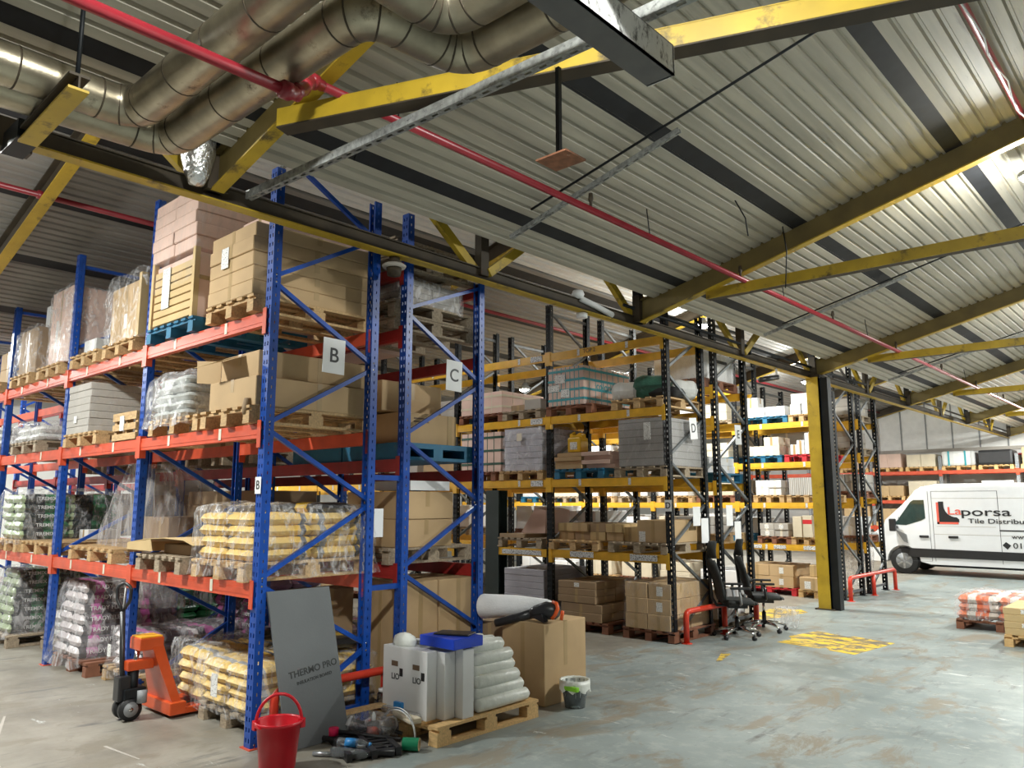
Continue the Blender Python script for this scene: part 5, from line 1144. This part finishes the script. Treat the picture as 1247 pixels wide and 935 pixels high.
# litter on the floor
t = thing('black_tray', 'black slotted plastic tray lying upside down on the floor', 'tray', (-4.95, 3.8, 0))
mb = MB(); M = Matrix.Translation((-4.98, 3.8, 0)) @ Matrix.Rotation(-.38, 4, 'Z')
for k in range(9): mb.box(-.32+k*.075, -.275+k*.075, -.2, .2, .02, .05, 'black_plastic', M)
for yy in (-.2, -.02, .16): mb.box(-.33, .34, yy, yy+.04, 0, .06, 'black_plastic', M)
mb.build('grid', t)
for i, (p, q, r) in enumerate([((-5.3, 3.72, .07), (-4.75, 3.98, .05), .016), ((-5.22, 3.62, .05), (-4.7, 3.82, .035), .02), ((-5.35, 3.95, .1), (-4.9, 4.12, .04), .014), ((-4.88, 3.55, .03), (-4.6, 3.8, .03), .025)]):
    tag(MB().tube([p, q], r, 'black_plastic', 10).build('black_tube', loc=p), 'black plastic tube in the litter by the tray, %s' % ['upper one beside the pink cap', 'in front of the pink cap', 'against the grey board', 'lowest one by the bottle'][i], 'tube')
t = thing('bottle', 'clear plastic drinks bottle with blue label lying on the litter', 'bottle', (-4.8, 3.6, .05))
m_, nt_, b_ = _new('clear_plastic'); b_.inputs['Transmission Weight'].default_value = .9; b_.inputs['Roughness'].default_value = .08; b_.inputs['Base Color'].default_value = (.85, .92, .95, 1); MATS['clear_plastic'] = m_
a = Vector((-4.98, 3.58, .075)); d = Vector((.78, .6, -.05)).normalized()
MB().tube([a, a+d*.01, a+d*.18, a+d*.22, a+d*.235], [.028, .034, .034, .014, .014], 'clear_plastic', 14).build('body', t)
MB().tube([a+d*.06, a+d*.14], .0348, 'blue_pack', 14).build('label', t); MB().tube([a+d*.235, a+d*.25], .016, 'blue_pack', 12).build('cap', t)
tag(MB().tube([(-4.93, 3.5, .035), (-4.93, 3.505, .035), (-4.72, 3.6, .035), (-4.68, 3.62, .035)], [.03, .036, .036, .015], 'clear_plastic', 14).build('bottle', loc=(-4.8, 3.55, .03)), 'second clear plastic bottle in front of the labelled one', 'bottle')
tag(MB().tube([(-5.05, 3.42, .018), (-4.93, 3.5, .018)], .016, 'galv', 10).build('pipe_offcut', loc=(-5, 3.45, .02)), 'short grey metal tube offcut at the left of the litter', 'pipe')
tag(MB().lathe([(0, 0), (.036, 0), (.038, .05), (.034, .056), (0, .057)], (0, 0, 0), 'pink_cap', 20).build('cap', loc=(0, 0, 0)), 'pink round plastic cap standing on the black tray', 'cap'); C.objects[-1].location = (-5.16, 3.67, .07)
t = thing('spray_bottle', 'small white nozzle bottle with clear pinkish body in the litter', 'bottle', (-5.0, 3.92, .05))
MB().lathe([(0, 0), (.05, 0), (.055, .03), (.045, .09), (.015, .11), (0, .11)], (-5.0, 3.92, .05), 'clear_plastic', 14).build('body', t); MB().lathe([(.016, .105), (.016, .14), (.006, .17), (0, .172)], (-5.0, 3.92, .05), 'paper', 12).build('nozzle', t)
MB().lathe([(0, .005), (.04, .005), (.035, .05), (0, .06)], (-5.0, 3.92, .05), 'ink_red', 12).build('contents', t)
t = thing('tape_roll', 'roll of green tape lying on its side beside the pallet corner', 'tape', (-4.6, 3.98, .045))
a = Vector((-4.66, 3.93, .05)); b = Vector((-4.56, 4.0, .05)); MB().tube([a, b], .046, 'tape_green', 24, cap=False).build('tape', t)
M = Matrix.Translation(b) @ (b-a).to_track_quat('Z', 'Y').to_matrix().to_4x4()
MB().lathe([(.046, 0), (.034, .002), (.034, -.11), (.046, -.118)], (0, 0, 0), 'card', 24, M).build('core', t)
pts = [(-5.16, 4.12, .1), (-4.95, 4.05, .24), (-4.78, 4.03, .26), (-4.68, 4.05, .18), (-4.66, 4.05, .06)]
for i in range(2): tag(MB().tube(bend([(x+i*.02, y-i*.02, z_-i*.01) for x, y, z_ in pts], .08, 5), .004, 'white_plastic', 6).build('plastic_strip', loc=pts[0]), 'thin pale plastic strip arching over the pallet corner, %s one' % ['rear', 'front'][i], 'strip')
tag(bag(-5.12, 4.02, .02, .4, .26, .14, 'film_heavy', 'crumpled clear plastic heap against the pallet corner', .3, name='plastic_heap'), None, 'plastic')
# brown boxes, foam roll, leaf blower, bin
carton(-4.94, 5.88, .001, .52, .62, .715, 'card', 'big upright brown box with bulging top in the foreground aisle', tape='tape')
carton(-5.44, 5.93, .001, .44, .56, .66, 'card_dark', 'shadowed brown box behind the big upright one', tape='tape')
t = thing('foam_roll', 'white foam roll lying on the brown boxes', 'roll', (-5.1, 5.7, .8))
a = Vector((-5.5, 5.62, .80)); b = Vector((-4.72, 5.76, .86)); u = (b-a)
MB().tube([a, a+u*.02, a+u*.5, a+u*.9, b], [.115, .118, .10, .06, .035], 'foam_white', 24, cap=False).build('sheet', t)
Mx = Matrix.Translation(a) @ (a-b).to_track_quat('Z', 'Y').to_matrix().to_4x4()
mb = MB(); 
for r0, r1 in ((.114, .09), (.086, .062)): mb.lathe([(r0, 0), (r1, .004), (r1-.002, -.02)], (0, 0, 0), 'foam_white', 24, Mx)
mb.lathe([(.05, 0), (.04, 0), (.038, -.3)], (0, 0, 0), 'foam_white', 20, Mx); mb.build('end_coils', t)
t = thing('leaf_blower', 'black leaf blower with orange trigger part lying on the big box', 'leaf blower', (-4.85, 5.7, .78))
MB().tube([(-5.22, 5.50, .68), (-5.20, 5.51, .686), (-5.0, 5.58, .745), (-4.86, 5.63, .79)], [.035, .038, .04, .045], 'black_plastic', 18).build('nozzle_tube', t)
mb = MB().tube([(-4.88, 5.62, .785), (-4.84, 5.64, .80), (-4.74, 5.68, .82), (-4.66, 5.71, .82), (-4.63, 5.72, .82)], [.045, .062, .082, .075, .05], 'black_plastic', 20)
mb.prism([(-4.86, .77), (-4.70, .725), (-4.68, .735), (-4.72, .80)], 'y', 5.58, 5.63, 'black_plastic').build('motor_housing', t)
mb = MB().tube([(-4.66, 5.66, .76), (-4.62, 5.66, .80), (-4.60, 5.67, .85), (-4.63, 5.69, .89), (-4.68, 5.70, .90)], .018, 'blower_orange', 10)
mb.tube([(-4.585, 5.70, .75), (-4.575, 5.71, .83)], .016, 'blower_orange', 8).build('orange_handle', t)
tag(MB().lathe([(0, .0), (.07, 0), (.072, .02), (.03, .09), (0, .1)], (0, 0, 0), 'black_rubber', 18).build('rubber_dome', loc=(0, 0, 0)), 'black rubber dome behind the foam roll', 'dome'); C.objects[-1].location = (-5.38, 5.95, .662)
t = thing('waste_bin', 'small clear waste bin with white liner and lime lid beside the brown box', 'bin', (-4.5, 5.75, 0))
cx_, cy_ = -4.5, 5.78
MB().lathe([(0, .003), (.085, .003), (.12, .22), (.125, .22), (.09, .0), (0, 0)], (cx_, cy_, 0), 'clear_plastic', 24).build('bin_body', t)
mb = MB(); vs = []; fs = []; S_ = 30
for k, (r, z_) in enumerate([(.08, .01), (.1, .12), (.122, .225), (.132, .24), (.136, .2), (.14, .15)]):
    for i in range(S_):
        a_ = 2*PI*i/S_; rr_ = r*(1+.05*math.sin(i*2.7+k)); vs.append((cx_+rr_*math.cos(a_), cy_+rr_*math.sin(a_), z_+(.02*math.sin(i*1.7) if k == 5 else 0)))
for k in range(5):
    for i in range(S_): fs.append((k*S_+i, k*S_+(i+1) % S_, (k+1)*S_+(i+1) % S_, (k+1)*S_+i))
mb.add(vs, fs, 'bag_white_sleeve', True).build('bin_liner', t)
MB().bbox(cx_-.02, cx_+.13, cy_-.14, cy_-.10, .16, .2, .01, 'lime').build('lid', t)
# pallet jack
t = thing('pallet_jack', 'orange hand pallet jack with black handle parked at the blue rack', 'pallet jack', (-7.02, 2.95, 0))
for s_ in (-1, 1):
    x = -7.02+s_*.055
    w = MB().cyl((x-.025, 2.9, .095), (x+.025, 2.9, .095), .092, 'black_rubber', 28).build('steer_wheel', t)
    MB().cyl((x-.028, 2.9, .095), (x+.028, 2.9, .095), .06, 'grey_plastic', 20).cyl((x-.032, 2.9, .095), (x+.032, 2.9, .095), .018, 'chrome', 12).build('hub', w)
mb = MB().cyl((-7.02, 2.93, .16), (-7.02, 2.93, .42), .045, 'black_steel').bbox(-7.1, -6.94, 2.84, 3.02, .17, .26, .01, 'black_steel').cyl((-7.02, 2.93, .4), (-7.02, 2.96, .56), .02, 'chrome').cyl((-6.93, 2.98, .14), (-6.93, 2.98, .24), .04, 'grey_plastic')
mb.build('pump', t)
mb = MB().tube([(-7.03, 2.86, .2), (-7.06, 2.85, .45), (-7.1, 2.84, .88)], .022, 'black_plastic', 10).bbox(-7.09, -6.97, 2.8, 2.9, .16, .36, .015, 'black_plastic'); mb.build('tiller', t)
cxh, cyh = -7.11, 2.845
pts = [(cxh-.0, cyh+.0, .88), (cxh-.06, cyh-.03, .97), (cxh-.07, cyh-.03, 1.08), (cxh, cyh, 1.12), (cxh+.07, cyh+.03, 1.08), (cxh+.06, cyh+.03, .97), (cxh, cyh, .88)]
MB().tube(bend(pts, .03, 4), .014, 'black_plastic', 8).tube([(cxh, cyh, .9), (cxh, cyh+.01, 1.1)], .005, 'white_plastic', 6).build('grip_loop', t)
mb = MB()
# slanted orange A-frame
vs = [(-7.12, 3.02, .62), (-6.92, 3.02, .62), (-6.92, 3.12, .62), (-7.12, 3.12, .62), (-7.28, 3.20, .04), (-6.76, 3.20, .04), (-6.76, 3.27, .04), (-7.28, 3.27, .04)]
mb.add(vs, [(3, 2, 1, 0), (4, 5, 6, 7), (0, 1, 5, 4), (1, 2, 6, 5), (2, 3, 7, 6), (3, 0, 4, 7)], 'jack_orange')
mb.bbox(-7.13, -6.91, 2.93, 3.13, .56, .66, .01, 'jack_orange').bbox(-7.08, -6.96, 2.86, 3.08, .40, .48, .01, 'jack_orange').bbox(-7.3, -6.74, 3.14, 3.28, .03, .13, .008, 'jack_orange'); mb.build('frame', t)
MB().bbox(-7.12, -6.92, 2.94, 3.12, .66, .672, .004, 'jack_yellow').build('top_plate', t)
for s_ in (-1, 1):
    x = -7.02+s_*.19
    f = MB().bbox(x-.075, x+.075, 3.26, 4.3, .025, .075, .008, 'jack_orange').build('fork', t)
    MB().cyl((x-.03, 4.1, .035), (x+.03, 4.1, .035), .033, 'white_plastic', 14).build('roller', f)
# office chairs
def chair(x, y, rz, lb, arms, m='black_fabric'):
    t = thing('office_chair', lb, 'chair', (0, 0, 0))
    for k in range(5):
        a_ = 2*PI*k/5+.3; c_, s_ = math.cos(a_), math.sin(a_)
        lg = MB().tube([(c_*.04, s_*.04, .12), (c_*.18, s_*.18, .11), (c_*.31, s_*.31, .075)], [.028, .022, .014], 'chrome', 8).build('base_leg', t)
        MB().cyl((c_*.31-s_*.022, s_*.31+c_*.022, .03), (c_*.31+s_*.022, s_*.31-c_*.022, .03), .029, 'black_plastic', 14).tube([(c_*.31, s_*.31, .075), (c_*.31, s_*.31, .05)], .012, 'black_plastic', 6).build('caster', lg)
    MB().cyl((0, 0, .09), (0, 0, .26), .03, 'black_plastic').cyl((0, 0, .25), (0, 0, .41), .018, 'chrome').bbox(-.12, .14, -.09, .09, .39, .44, .01, 'black_plastic').build('gas_lift', t)
    vs = []; nu, nv = 12, 10
    def seat(side):
        out = []
        for i in range(nu+1):
            for j in range(nv+1):
                u = 2*i/nu-1; v = 2*j/nv-1; r = (1-(abs(u)**4)*.3*abs(v)**4)
                zz = (.50+.035*(1-v*v)*0+.03*abs(v)**2-.035*max(0, u)**3) if side > 0 else .44
                e = max(abs(u), abs(v)); zz = zz-(.03*e**8 if side > 0 else -.02*e**8)
                out.append((u*.25*r+.03, v*.255*r, zz))
        return out
    a_ = seat(1); b_ = seat(-1); mb = MB(); fs = []
    for i in range(nu):
        for j in range(nv):
            q = i*(nv+1)+j; fs += [(q, q+nv+1, q+nv+2, q+1), tuple(len(a_)+w for w in (q, q+1, q+nv+2, q+nv+1))]
    rim = [i*(nv+1) for i in range(nu+1)]+[nu*(nv+1)+j for j in range(1, nv+1)]+[i*(nv+1)+nv for i in range(nu-1, -1, -1)]+[j for j in range(nv-1, 0, -1)]
    for q in range(len(rim)): p_, r_ = rim[q], rim[(q+1) % len(rim)]; fs.append((p_, r_, len(a_)+r_, len(a_)+p_))
    mb.add(a_+b_, fs, m, True).build('seat', t)
    # curved back with waist
    prof = [(-.20, .50, .20), (-.225, .58, .225), (-.24, .70, .235), (-.275, .84, .235), (-.31, .96, .21), (-.33, 1.03, .15)]
    def slab(prof, th):
        vs = []; fs = []; nj = 8
        for s_ in (0, 1):
            for (x_, z_, w_) in prof:
                for j in range(nj+1):
                    v = 2*j/nj-1; vs.append((x_-(s_*th*(1-.5*v**4))+.05*v*v, v*w_, z_))
        n_ = len(prof)*(nj+1)
        for k in range(len(prof)-1):
            for j in range(nj): q = k*(nj+1)+j; fs += [(q, q+1, q+nj+2, q+nj+1), (n_+q, n_+q+nj+1, n_+q+nj+2, n_+q+1)]
            for j in (0, nj): q = k*(nj+1)+j; fs.append((q, q+nj+1, n_+q+nj+1, n_+q))
        for k in (0, len(prof)-1):
            for j in range(nj): q = k*(nj+1)+j; fs.append((q, q+1, n_+q+1, n_+q))
        return MB().add(vs, fs, m, True)
    slab(prof, .055).build('backrest', t)
    slab([(-.30, 1.05, .12), (-.315, 1.10, .15), (-.315, 1.18, .155), (-.30, 1.25, .13), (-.29, 1.28, .09)], .05).build('headrest', t)
    MB().tube([(-.08, 0, .42), (-.26, 0, .42), (-.32, 0, .52), (-.34, 0, .8), (-.37, 0, 1.06), (-.35, 0, 1.15)], .02, 'black_plastic', 8).build('back_frame', t)
    if arms:
        for s_ in (-1, 1):
            ar = MB().tube([(.02, s_*.2, .45), (.02, s_*.29, .47), (.0, s_*.3, .66)], .018, 'grey_plastic' if arms == 2 else 'black_plastic', 8).build('armrest', t); MB().bbox(-.12, .14, s_*.3-.04, s_*.3+.04, .66, .69, .012, 'black_plastic').build('arm_pad', ar)
    t.location = (x, y, 0); t.rotation_euler.z = rz; return t
chair(-5.10, 10.15, .62, 'black high back office chair on chrome base, nearest the guard', 2)
chair(-5.08, 10.95, .5, 'second black office chair, its armrests higher, behind the first chair', 1)
o = bag(-4.92, 11.35, .0, .34, .3, .3, 'film_heavy', 'bluish clear plastic bag on the floor beneath the second chair', .2, name='plastic_bag')
# documents hanging between D and E
for i, (y, zz, h) in enumerate([(9.78, 1.62, .26), (10.0, 1.42, .34), (10.75, 1.62, .3), (11.0, 1.38, .3)]):
    tag(MB().box(-5.452, -5.448, y-.1, y+.1, zz-h/2, zz+h/2, 'paper').build('document', loc=(-5.45, y, zz)), 'white document sheet on the black frames, %s' % ['upper of the front pair', 'lower of the front pair', 'upper of the rear pair', 'lower of the rear pair'][i], 'paper')
# right hand pallets
z = pallet(-2.55, 13.55, .001, 'dark pallet under the orange and white wrapped bags at right', 1.1, 1.1, 'wood_red')
bags(-3.08, -2.02, 13.02, 14.08, z, 3, .115, 'bag_orange', 'orange and white bag', 'low wrapped load at right', lens='x', taper=.05)
wrap(-3.1, -2.0, 13.0, 14.1, z, z+.35, 'film over the orange and white bags at right', 'film_clear', bulge=.03, seed=91)
for i, (x, y, rz_) in enumerate([(-2.7, 13.3, .3), (-2.35, 13.5, -.2)]): tag(MB().box(-.14, .14, -.1, .1, 0, .004, 'paper').build('document', loc=(0, 0, 0)), 'white paper on top of the wrapped bags at right, %s' % ['left sheet', 'right sheet'][i], 'paper'); C.objects[-1].location = (x, y, z+.385); C.objects[-1].rotation_euler.z = rz_
tag(MB().bbox(-.16, .16, -.1, .1, 0, .07, .02, 'jerry_yellow').build('bag', loc=(0, 0, 0)), 'small yellow bag at the back of the wrapped load', 'bag'); C.objects[-1].location = (-2.1, 13.7, z+.36)
z = pallet(-1.78, 12.35, .001, 'pale pallet under the tan cartons at the right edge', 1.0, 1.1, 'wood_light')
stack(-2.27, -1.3, 11.82, 12.85, z, .34, (2, 2, 4), 'card_yellow', 'flat tan carton', 'load at the right picture edge', tape=None, jit=.004, stick=.6, name='tile_box')
# ceiling bits
t = thing('sounder', 'round pale alarm disc hanging under the truss between signs', 'alarm', (-5.36, 4.3, 3.9)); MB().lathe([(0, 0), (.1, .0), (.11, .02), (.09, .035), (0, .04)], (-5.36, 4.3, 3.9), 'card_grey', 24).build('disc', t); MB().cyl((-5.36, 4.3, 3.94), (-5.36, 4.3, 4.0), .05, 'brown_steel').build('base', t)
MB().lathe([(0, -.08), (.06, -.07), (.07, 0), (0, .0)], (-5.36, 4.3, 3.9), 'brown_steel', 20).build('sensor', t)
t = thing('security_camera', 'white ceiling camera fixed to the truss near second rafter', 'camera', (-5.3, 7.3, 4.1)); MB().lathe([(0, 0), (.06, .01), (.075, .05), (.06, .09), (0, .1)], (-5.3, 6.95, 4.13), 'white_plastic', 20).build('dome', t); MB().tube([(-5.3, 7.0, 4.14), (-5.3, 7.35, 4.1), (-5.28, 7.6, 4.05)], .035, 'white_plastic', 12).build('body', t)
t = thing('camera', 'black security camera under the truss near the yellow column', 'camera', (-5.3, 12.3, 3.9)); MB().tube([(-5.3, 12.3, 4.0), (-5.3, 12.35, 3.86)], .02, 'white_plastic').build('bracket', t); MB().tube([(-5.42, 11.95, 3.78), (-5.3, 12.35, 3.86)], .045, 'black_plastic', 12).build('body', t); t.name = 'security_camera'
t = thing('cap_lamp', 'white cap fitting under the truss above the galvanised frames', 'fitting', (-5.36, 7.1, 3.94)); MB().lathe([(0, 0), (.065, .0), (.065, .05), (.03, .07), (0, .07)], (-5.36, 7.1, 3.94), 'white_plastic', 20).build('body', t); t.name = 'ceiling_fitting'
for i, (p, q, lb) in enumerate([((-3.3, 6.9, 4.76), (-3.25, 7.05, 4.42), 'thin black cable dangling from the second purlin'), ((-3.3, 8.0, 4.9), (-3.3, 8.02, 4.1), 'thin black cable hanging over the second rafter'), ((-4.4, 3.1, 4.33), (-4.2, 3.0, 4.13), 'black cable tie looped round the red pipe and strut')]):
    mm_ = (Vector(p)+Vector(q))/2+Vector((.03, .02, 0)); tag(MB().tube([p, mm_, q], .007, 'black_steel', 5).build('cable', loc=p), lb, 'cable')
# ================================================================ VAN
VX, VY = -7.2, 22.0
t = thing('van', 'white delivery van with company lettering parked across the aisle end', 'van', (-4.5, 23, 0))
pr = [(0.02, .30), (-.02, .55), (.0, .82), (.10, .98), (.42, 1.2), (.55, 1.28), (1.22, 2.12), (1.38, 2.22), (1.75, 2.29), (5.3, 2.29), (5.42, 2.2), (5.48, 1.2), (5.45, .35)]
def arch(cx, r, n=10): return [(cx+r*math.cos(a), .33+r*math.sin(a)) for a in [PI*k/n for k in range(n+1)]]
poly = pr+[(5.0, .28)]+arch(4.3, .40)+[(3.7, .27), (1.5, .27)]+arch(.82+.05, .40)
W = 2.02
bm = bmesh.new(); f1 = [bm.verts.new((VX+x, VY, z_)) for x, z_ in poly]; f2 = [bm.verts.new((VX+x, VY+W, z_)) for x, z_ in poly]
bm.faces.new(f1); bm.faces.new(f2[::-1]); n = len(poly)
for i in range(n): bm.faces.new((f1[i], f2[i], f2[(i+1) % n], f1[(i+1) % n]))
ed = [e for e in bm.edges if abs(e.verts[0].co.y-e.verts[1].co.y) < 1e-4 and min(e.verts[0].co.z, e.verts[1].co.z) > 1.1]
bmesh.ops.bevel(bm, geom=ed, offset=.11, segments=4, profile=.6, affect='EDGES'); bmesh.ops.triangulate(bm, faces=[f for f in bm.faces if len(f.verts) > 6])
bm.verts.index_update(); pm('van_white', (.72, .73, .75), .25, var=.02, coat=.5); mb = MB().add([v.co[:] for v in bm.verts], [[v.index for v in f.verts] for f in bm.faces], 'van_white'); bm.free()
mb.build('body', t)
pm('glass_dark', (.03, .05, .045), .06, var=.2, spec=.8); pm('seam', (.12, .12, .13), .6)
S = lambda pts, dpt, m, nm, y=None: MB().prism([(VX+a, b) for a, b in pts], 'y', (y or VY)-dpt, (y or VY)+.002, m).build(nm, t)
S([(.66, 1.26), (.78, 1.36), (1.12, 1.83), (1.2, 1.88), (1.44, 1.88), (1.45, 1.42), (1.35, 1.36), (.98, 1.24)], .006, 'glass_dark', 'side_window')
o = S([(.80, 1.38), (.82, 1.38), (.82, 1.46), (.80, 1.42)], .007, 'seam', 'quarter_divider')
# windscreen
a0 = Vector((VX+.58, VY+.14, 1.32)); a1 = Vector((VX+1.19, VY+.2, 2.08))
MB().add([a0+Vector((-.012, 0, 0)), a0+Vector((-.012, W-.28, 0)), a1+Vector((-.012, W-.4, 0)), a1+Vector((-.012, 0, 0)), a0+Vector((.02, 0, 0)), a0+Vector((.02, W-.28, 0)), a1+Vector((.02, W-.4, 0)), a1+Vector((.02, 0, 0))], [(0, 1, 2, 3), (7, 6, 5, 4), (0, 4, 5, 1), (1, 5, 6, 2), (2, 6, 7, 3), (3, 7, 4, 0)], 'glass_dark').build('windscreen', t)
S([(.98, .48), (1.05, .66), (5.3, .62), (5.3, .44), (1.1, .44)], .02, 'black_plastic', 'rub_strip')
mb = MB()
for xx in (1.54, 1.62, 3.08): mb.box(VX+xx-.006, VX+xx+.006, VY-.002, VY, .35, 2.1, 'seam')
mb.box(VX+1.62, VX+3.08, VY-.002, VY, 2.09, 2.10, 'seam').box(VX+1.62, VX+5.2, VY-.002, VY, 1.915, 1.925, 'card_grey').box(VX+1.62, VX+5.2, VY-.002, VY, 1.02, 1.03, 'card_grey').box(VX+1.7, VX+3.0, VY-.002, VY, 1.22, 1.23, 'card_grey').box(VX+1.0, VX+1.54, VY-.002, VY, .34, .345, 'seam')
mb.build('door_seams', t)
for xx in (1.28, 1.95): MB().bbox(VX+xx, VX+xx+.22, VY-.03, VY, .93, .99, .012, 'black_plastic').build('door_handle', t)
MB().bbox(VX+.62, VX+.78, VY-.22, VY-.1, 1.08, 1.4, .03, 'black_plastic').box(VX+.7, VX+.78, VY-.12, VY+.02, 1.15, 1.22, 'black_plastic').build('wing_mirror', t)
MB().prism([(VX+.72, 1.12), (VX+.98, 1.0), (VX+1.0, .78), (VX+.9, .82)], 'y', VY-.008, VY, 'grey_plastic').build('side_trim', t)
MB().prism([(VX+.02, .3), (VX-.03, .5), (VX-.01, .75), (VX+.3, .72), (VX+.4, .5), (VX+.44, .3)], 'y', VY-.01, VY+W+.01, 'card_white').build('front_bumper', t)
MB().bbox(VX+.0, VX+.28, VY-.006, VY+.2, .84, 1.04, .03, 'clear_plastic').build('headlamp', t)
MB().box(VX+1.4, VX+3.7, VY+.3, VY+1.7, .2, .27, 'black_steel').build('underbody', t)
for k, (xx, yy) in enumerate([(.87, VY+.02), (4.3, VY+.02), (.87, VY+W-.24), (4.3, VY+W-.24)]):
    w = MB().tube([(VX+xx, yy, .335), (VX+xx, yy+.02, .335), (VX+xx, yy+.2, .335), (VX+xx, yy+.22, .335)], [.3, .335, .335, .3], 'black_rubber', 32).build('wheel', t)
    yf = yy-.004 if k < 2 else yy+.224
    mb = MB().cyl((VX+xx, yf, .335), (VX+xx, yf+.02, .335), .2, 'grey_plastic', 24); 
    for q in range(6): a_ = q*PI/3; mb.box(-.02, .02, -.01, .012, .05, .19, 'galv', Matrix.Translation((VX+xx, yf, .335)) @ Matrix.Rotation(a_, 4, 'Y'))
    mb.build('hubcap', w)
# logo and lettering
y = VY-.004
lg = MB().box(VX+1.72, VX+2.2, y-.001, y, 1.28, 1.33, 'ink_red').box(VX+1.72, VX+1.77, y-.001, y, 1.28, 1.82, 'ink_red')
lg.prism([(VX+1.77, 1.33), (VX+2.22, 1.33), (VX+2.22, 1.40)]+[(VX+2.17+.28*math.cos(a), 1.73+.28*math.sin(a)) for a in [-PI*.5-k*PI*.5/8 for k in range(9)]]+[(VX+1.89, 1.84), (VX+1.77, 1.84)], 'y', y-.001, y, 'ink'); lg.build('logo', t)
lettering(t, 'La', (VX+2.12, y-.002, 1.60), .19, '-y', 'ink_red', sx=1.35)
lettering(t, 'porsa', (VX+2.80, y-.002, 1.58), .2, '-y', 'ink', sx=1.72)
lettering(t, 'Tile Distributors', (VX+3.20, y-.002, 1.36), .115, '-y', 'ink', sx=1.45)
MB().box(VX+3.07, VX+5.1, y-.001, y, 1.13, 1.16, 'ink').build('rule_line', t)
lettering(t, 'www.laporsa', (VX+3.75, y-.002, 1.0), .1, '-y', 'ink', sx=1.2)
lettering(t, '010', (VX+3.48, y-.002, .79), .13, '-y', 'ink', sx=1.2)
MB().prism([(VX+3.1, .8), (VX+3.2, .7), (VX+3.28, .8), (VX+3.18, .88)], 'y', y-.001, y, 'ink').build('phone_symbol', t)
# ================================================================ LIGHT: only the first lamp is seen, the rest are added for light
lamp(-1.08, 8.9, 5.0, 'bright high bay lamp glaring at the right edge of the photo', 200, 90)
lamp(-1.0, 1.0, 5.0, 'unseen high bay lamp above the photographer over the open aisle', 170, 150)  # unseen, put in to light the near goods
lamp(-1.0, 15.2, 5.0, 'unseen high bay lamp over the aisle level with the yellow column', 200, 100)
lamp(-1.0, 21.0, 5.0, 'unseen high bay lamp over the aisle in front of the van', 180, 120)
lamp(-3.0, 27.3, 4.6, 'unseen added high bay lamp behind the van by the far rack', 300, 330)  # added to brighten the far wall
lamp(-7.6, .4, 4.8, 'unseen high bay lamp over the left aisle in front of rack B', 170, 90)  # this and the other left aisle lamps are unseen, placed for light
lamp(-12.5, .6, 4.4, 'unseen high bay lamp further left in the aisle before rack B', 90, 60)
lamp(-7.2, 13.4, 5.2, 'unseen high bay lamp in the aisle behind rack E', 150, 65)
lamp(-11.8, 13.4, 4.4, 'second unseen high bay lamp in the aisle behind rack E', 170)
lamp(-8.0, 20.5, 5.0, 'unseen high bay lamp in the aisle beyond the far black racks', 220, 120)
lamp(-12.5, 24.5, 4.3, 'unseen added high bay lamp far back at the left', 150, 260)  # unseen, added to light the far gable wall
lamp(-9.5, 7.4, 4.9, 'unseen high bay lamp in the aisle between racks C and D', 18)
lamp(-17.5, 1.8, 4.9, 'unseen added high bay lamp at the far left end of the aisle', 420)  # added to brighten the dark far left
lamp(-16.5, 6.5, 5.4, 'unseen added high bay lamp beyond the far ends of the racks', 300)  # unseen lamp put in for more light at the left
w = bpy.data.worlds.new('world'); bpy.context.scene.world = w; w.use_nodes = True
w.node_tree.nodes['Background'].inputs[0].default_value = (.8, .85, 1, 1); w.node_tree.nodes['Background'].inputs[1].default_value = .01
# ================================================================ CAMERA
cam = bpy.data.cameras.new('camera'); co = bpy.data.objects.new('camera', cam); C.objects.link(co); bpy.context.scene.camera = co
cam.sensor_width = 36; cam.lens = 946/1247*36; cam.clip_end = 200; cam.clip_start = .05
co.matrix_world = Matrix(((.7393904, .1016630, .6655573), (.6732769, -.1121742, -.7308318), (.00035982, .9884744, -.1513878))).to_4x4(); co.location = (0, 0, 1.8)
sc = bpy.context.scene; sc.view_settings.view_transform = 'Standard'; sc.view_settings.look = 'None'; sc.view_settings.gamma = 1; sc.view_settings.use_curve_mapping = False
sc.view_settings.exposure = .75
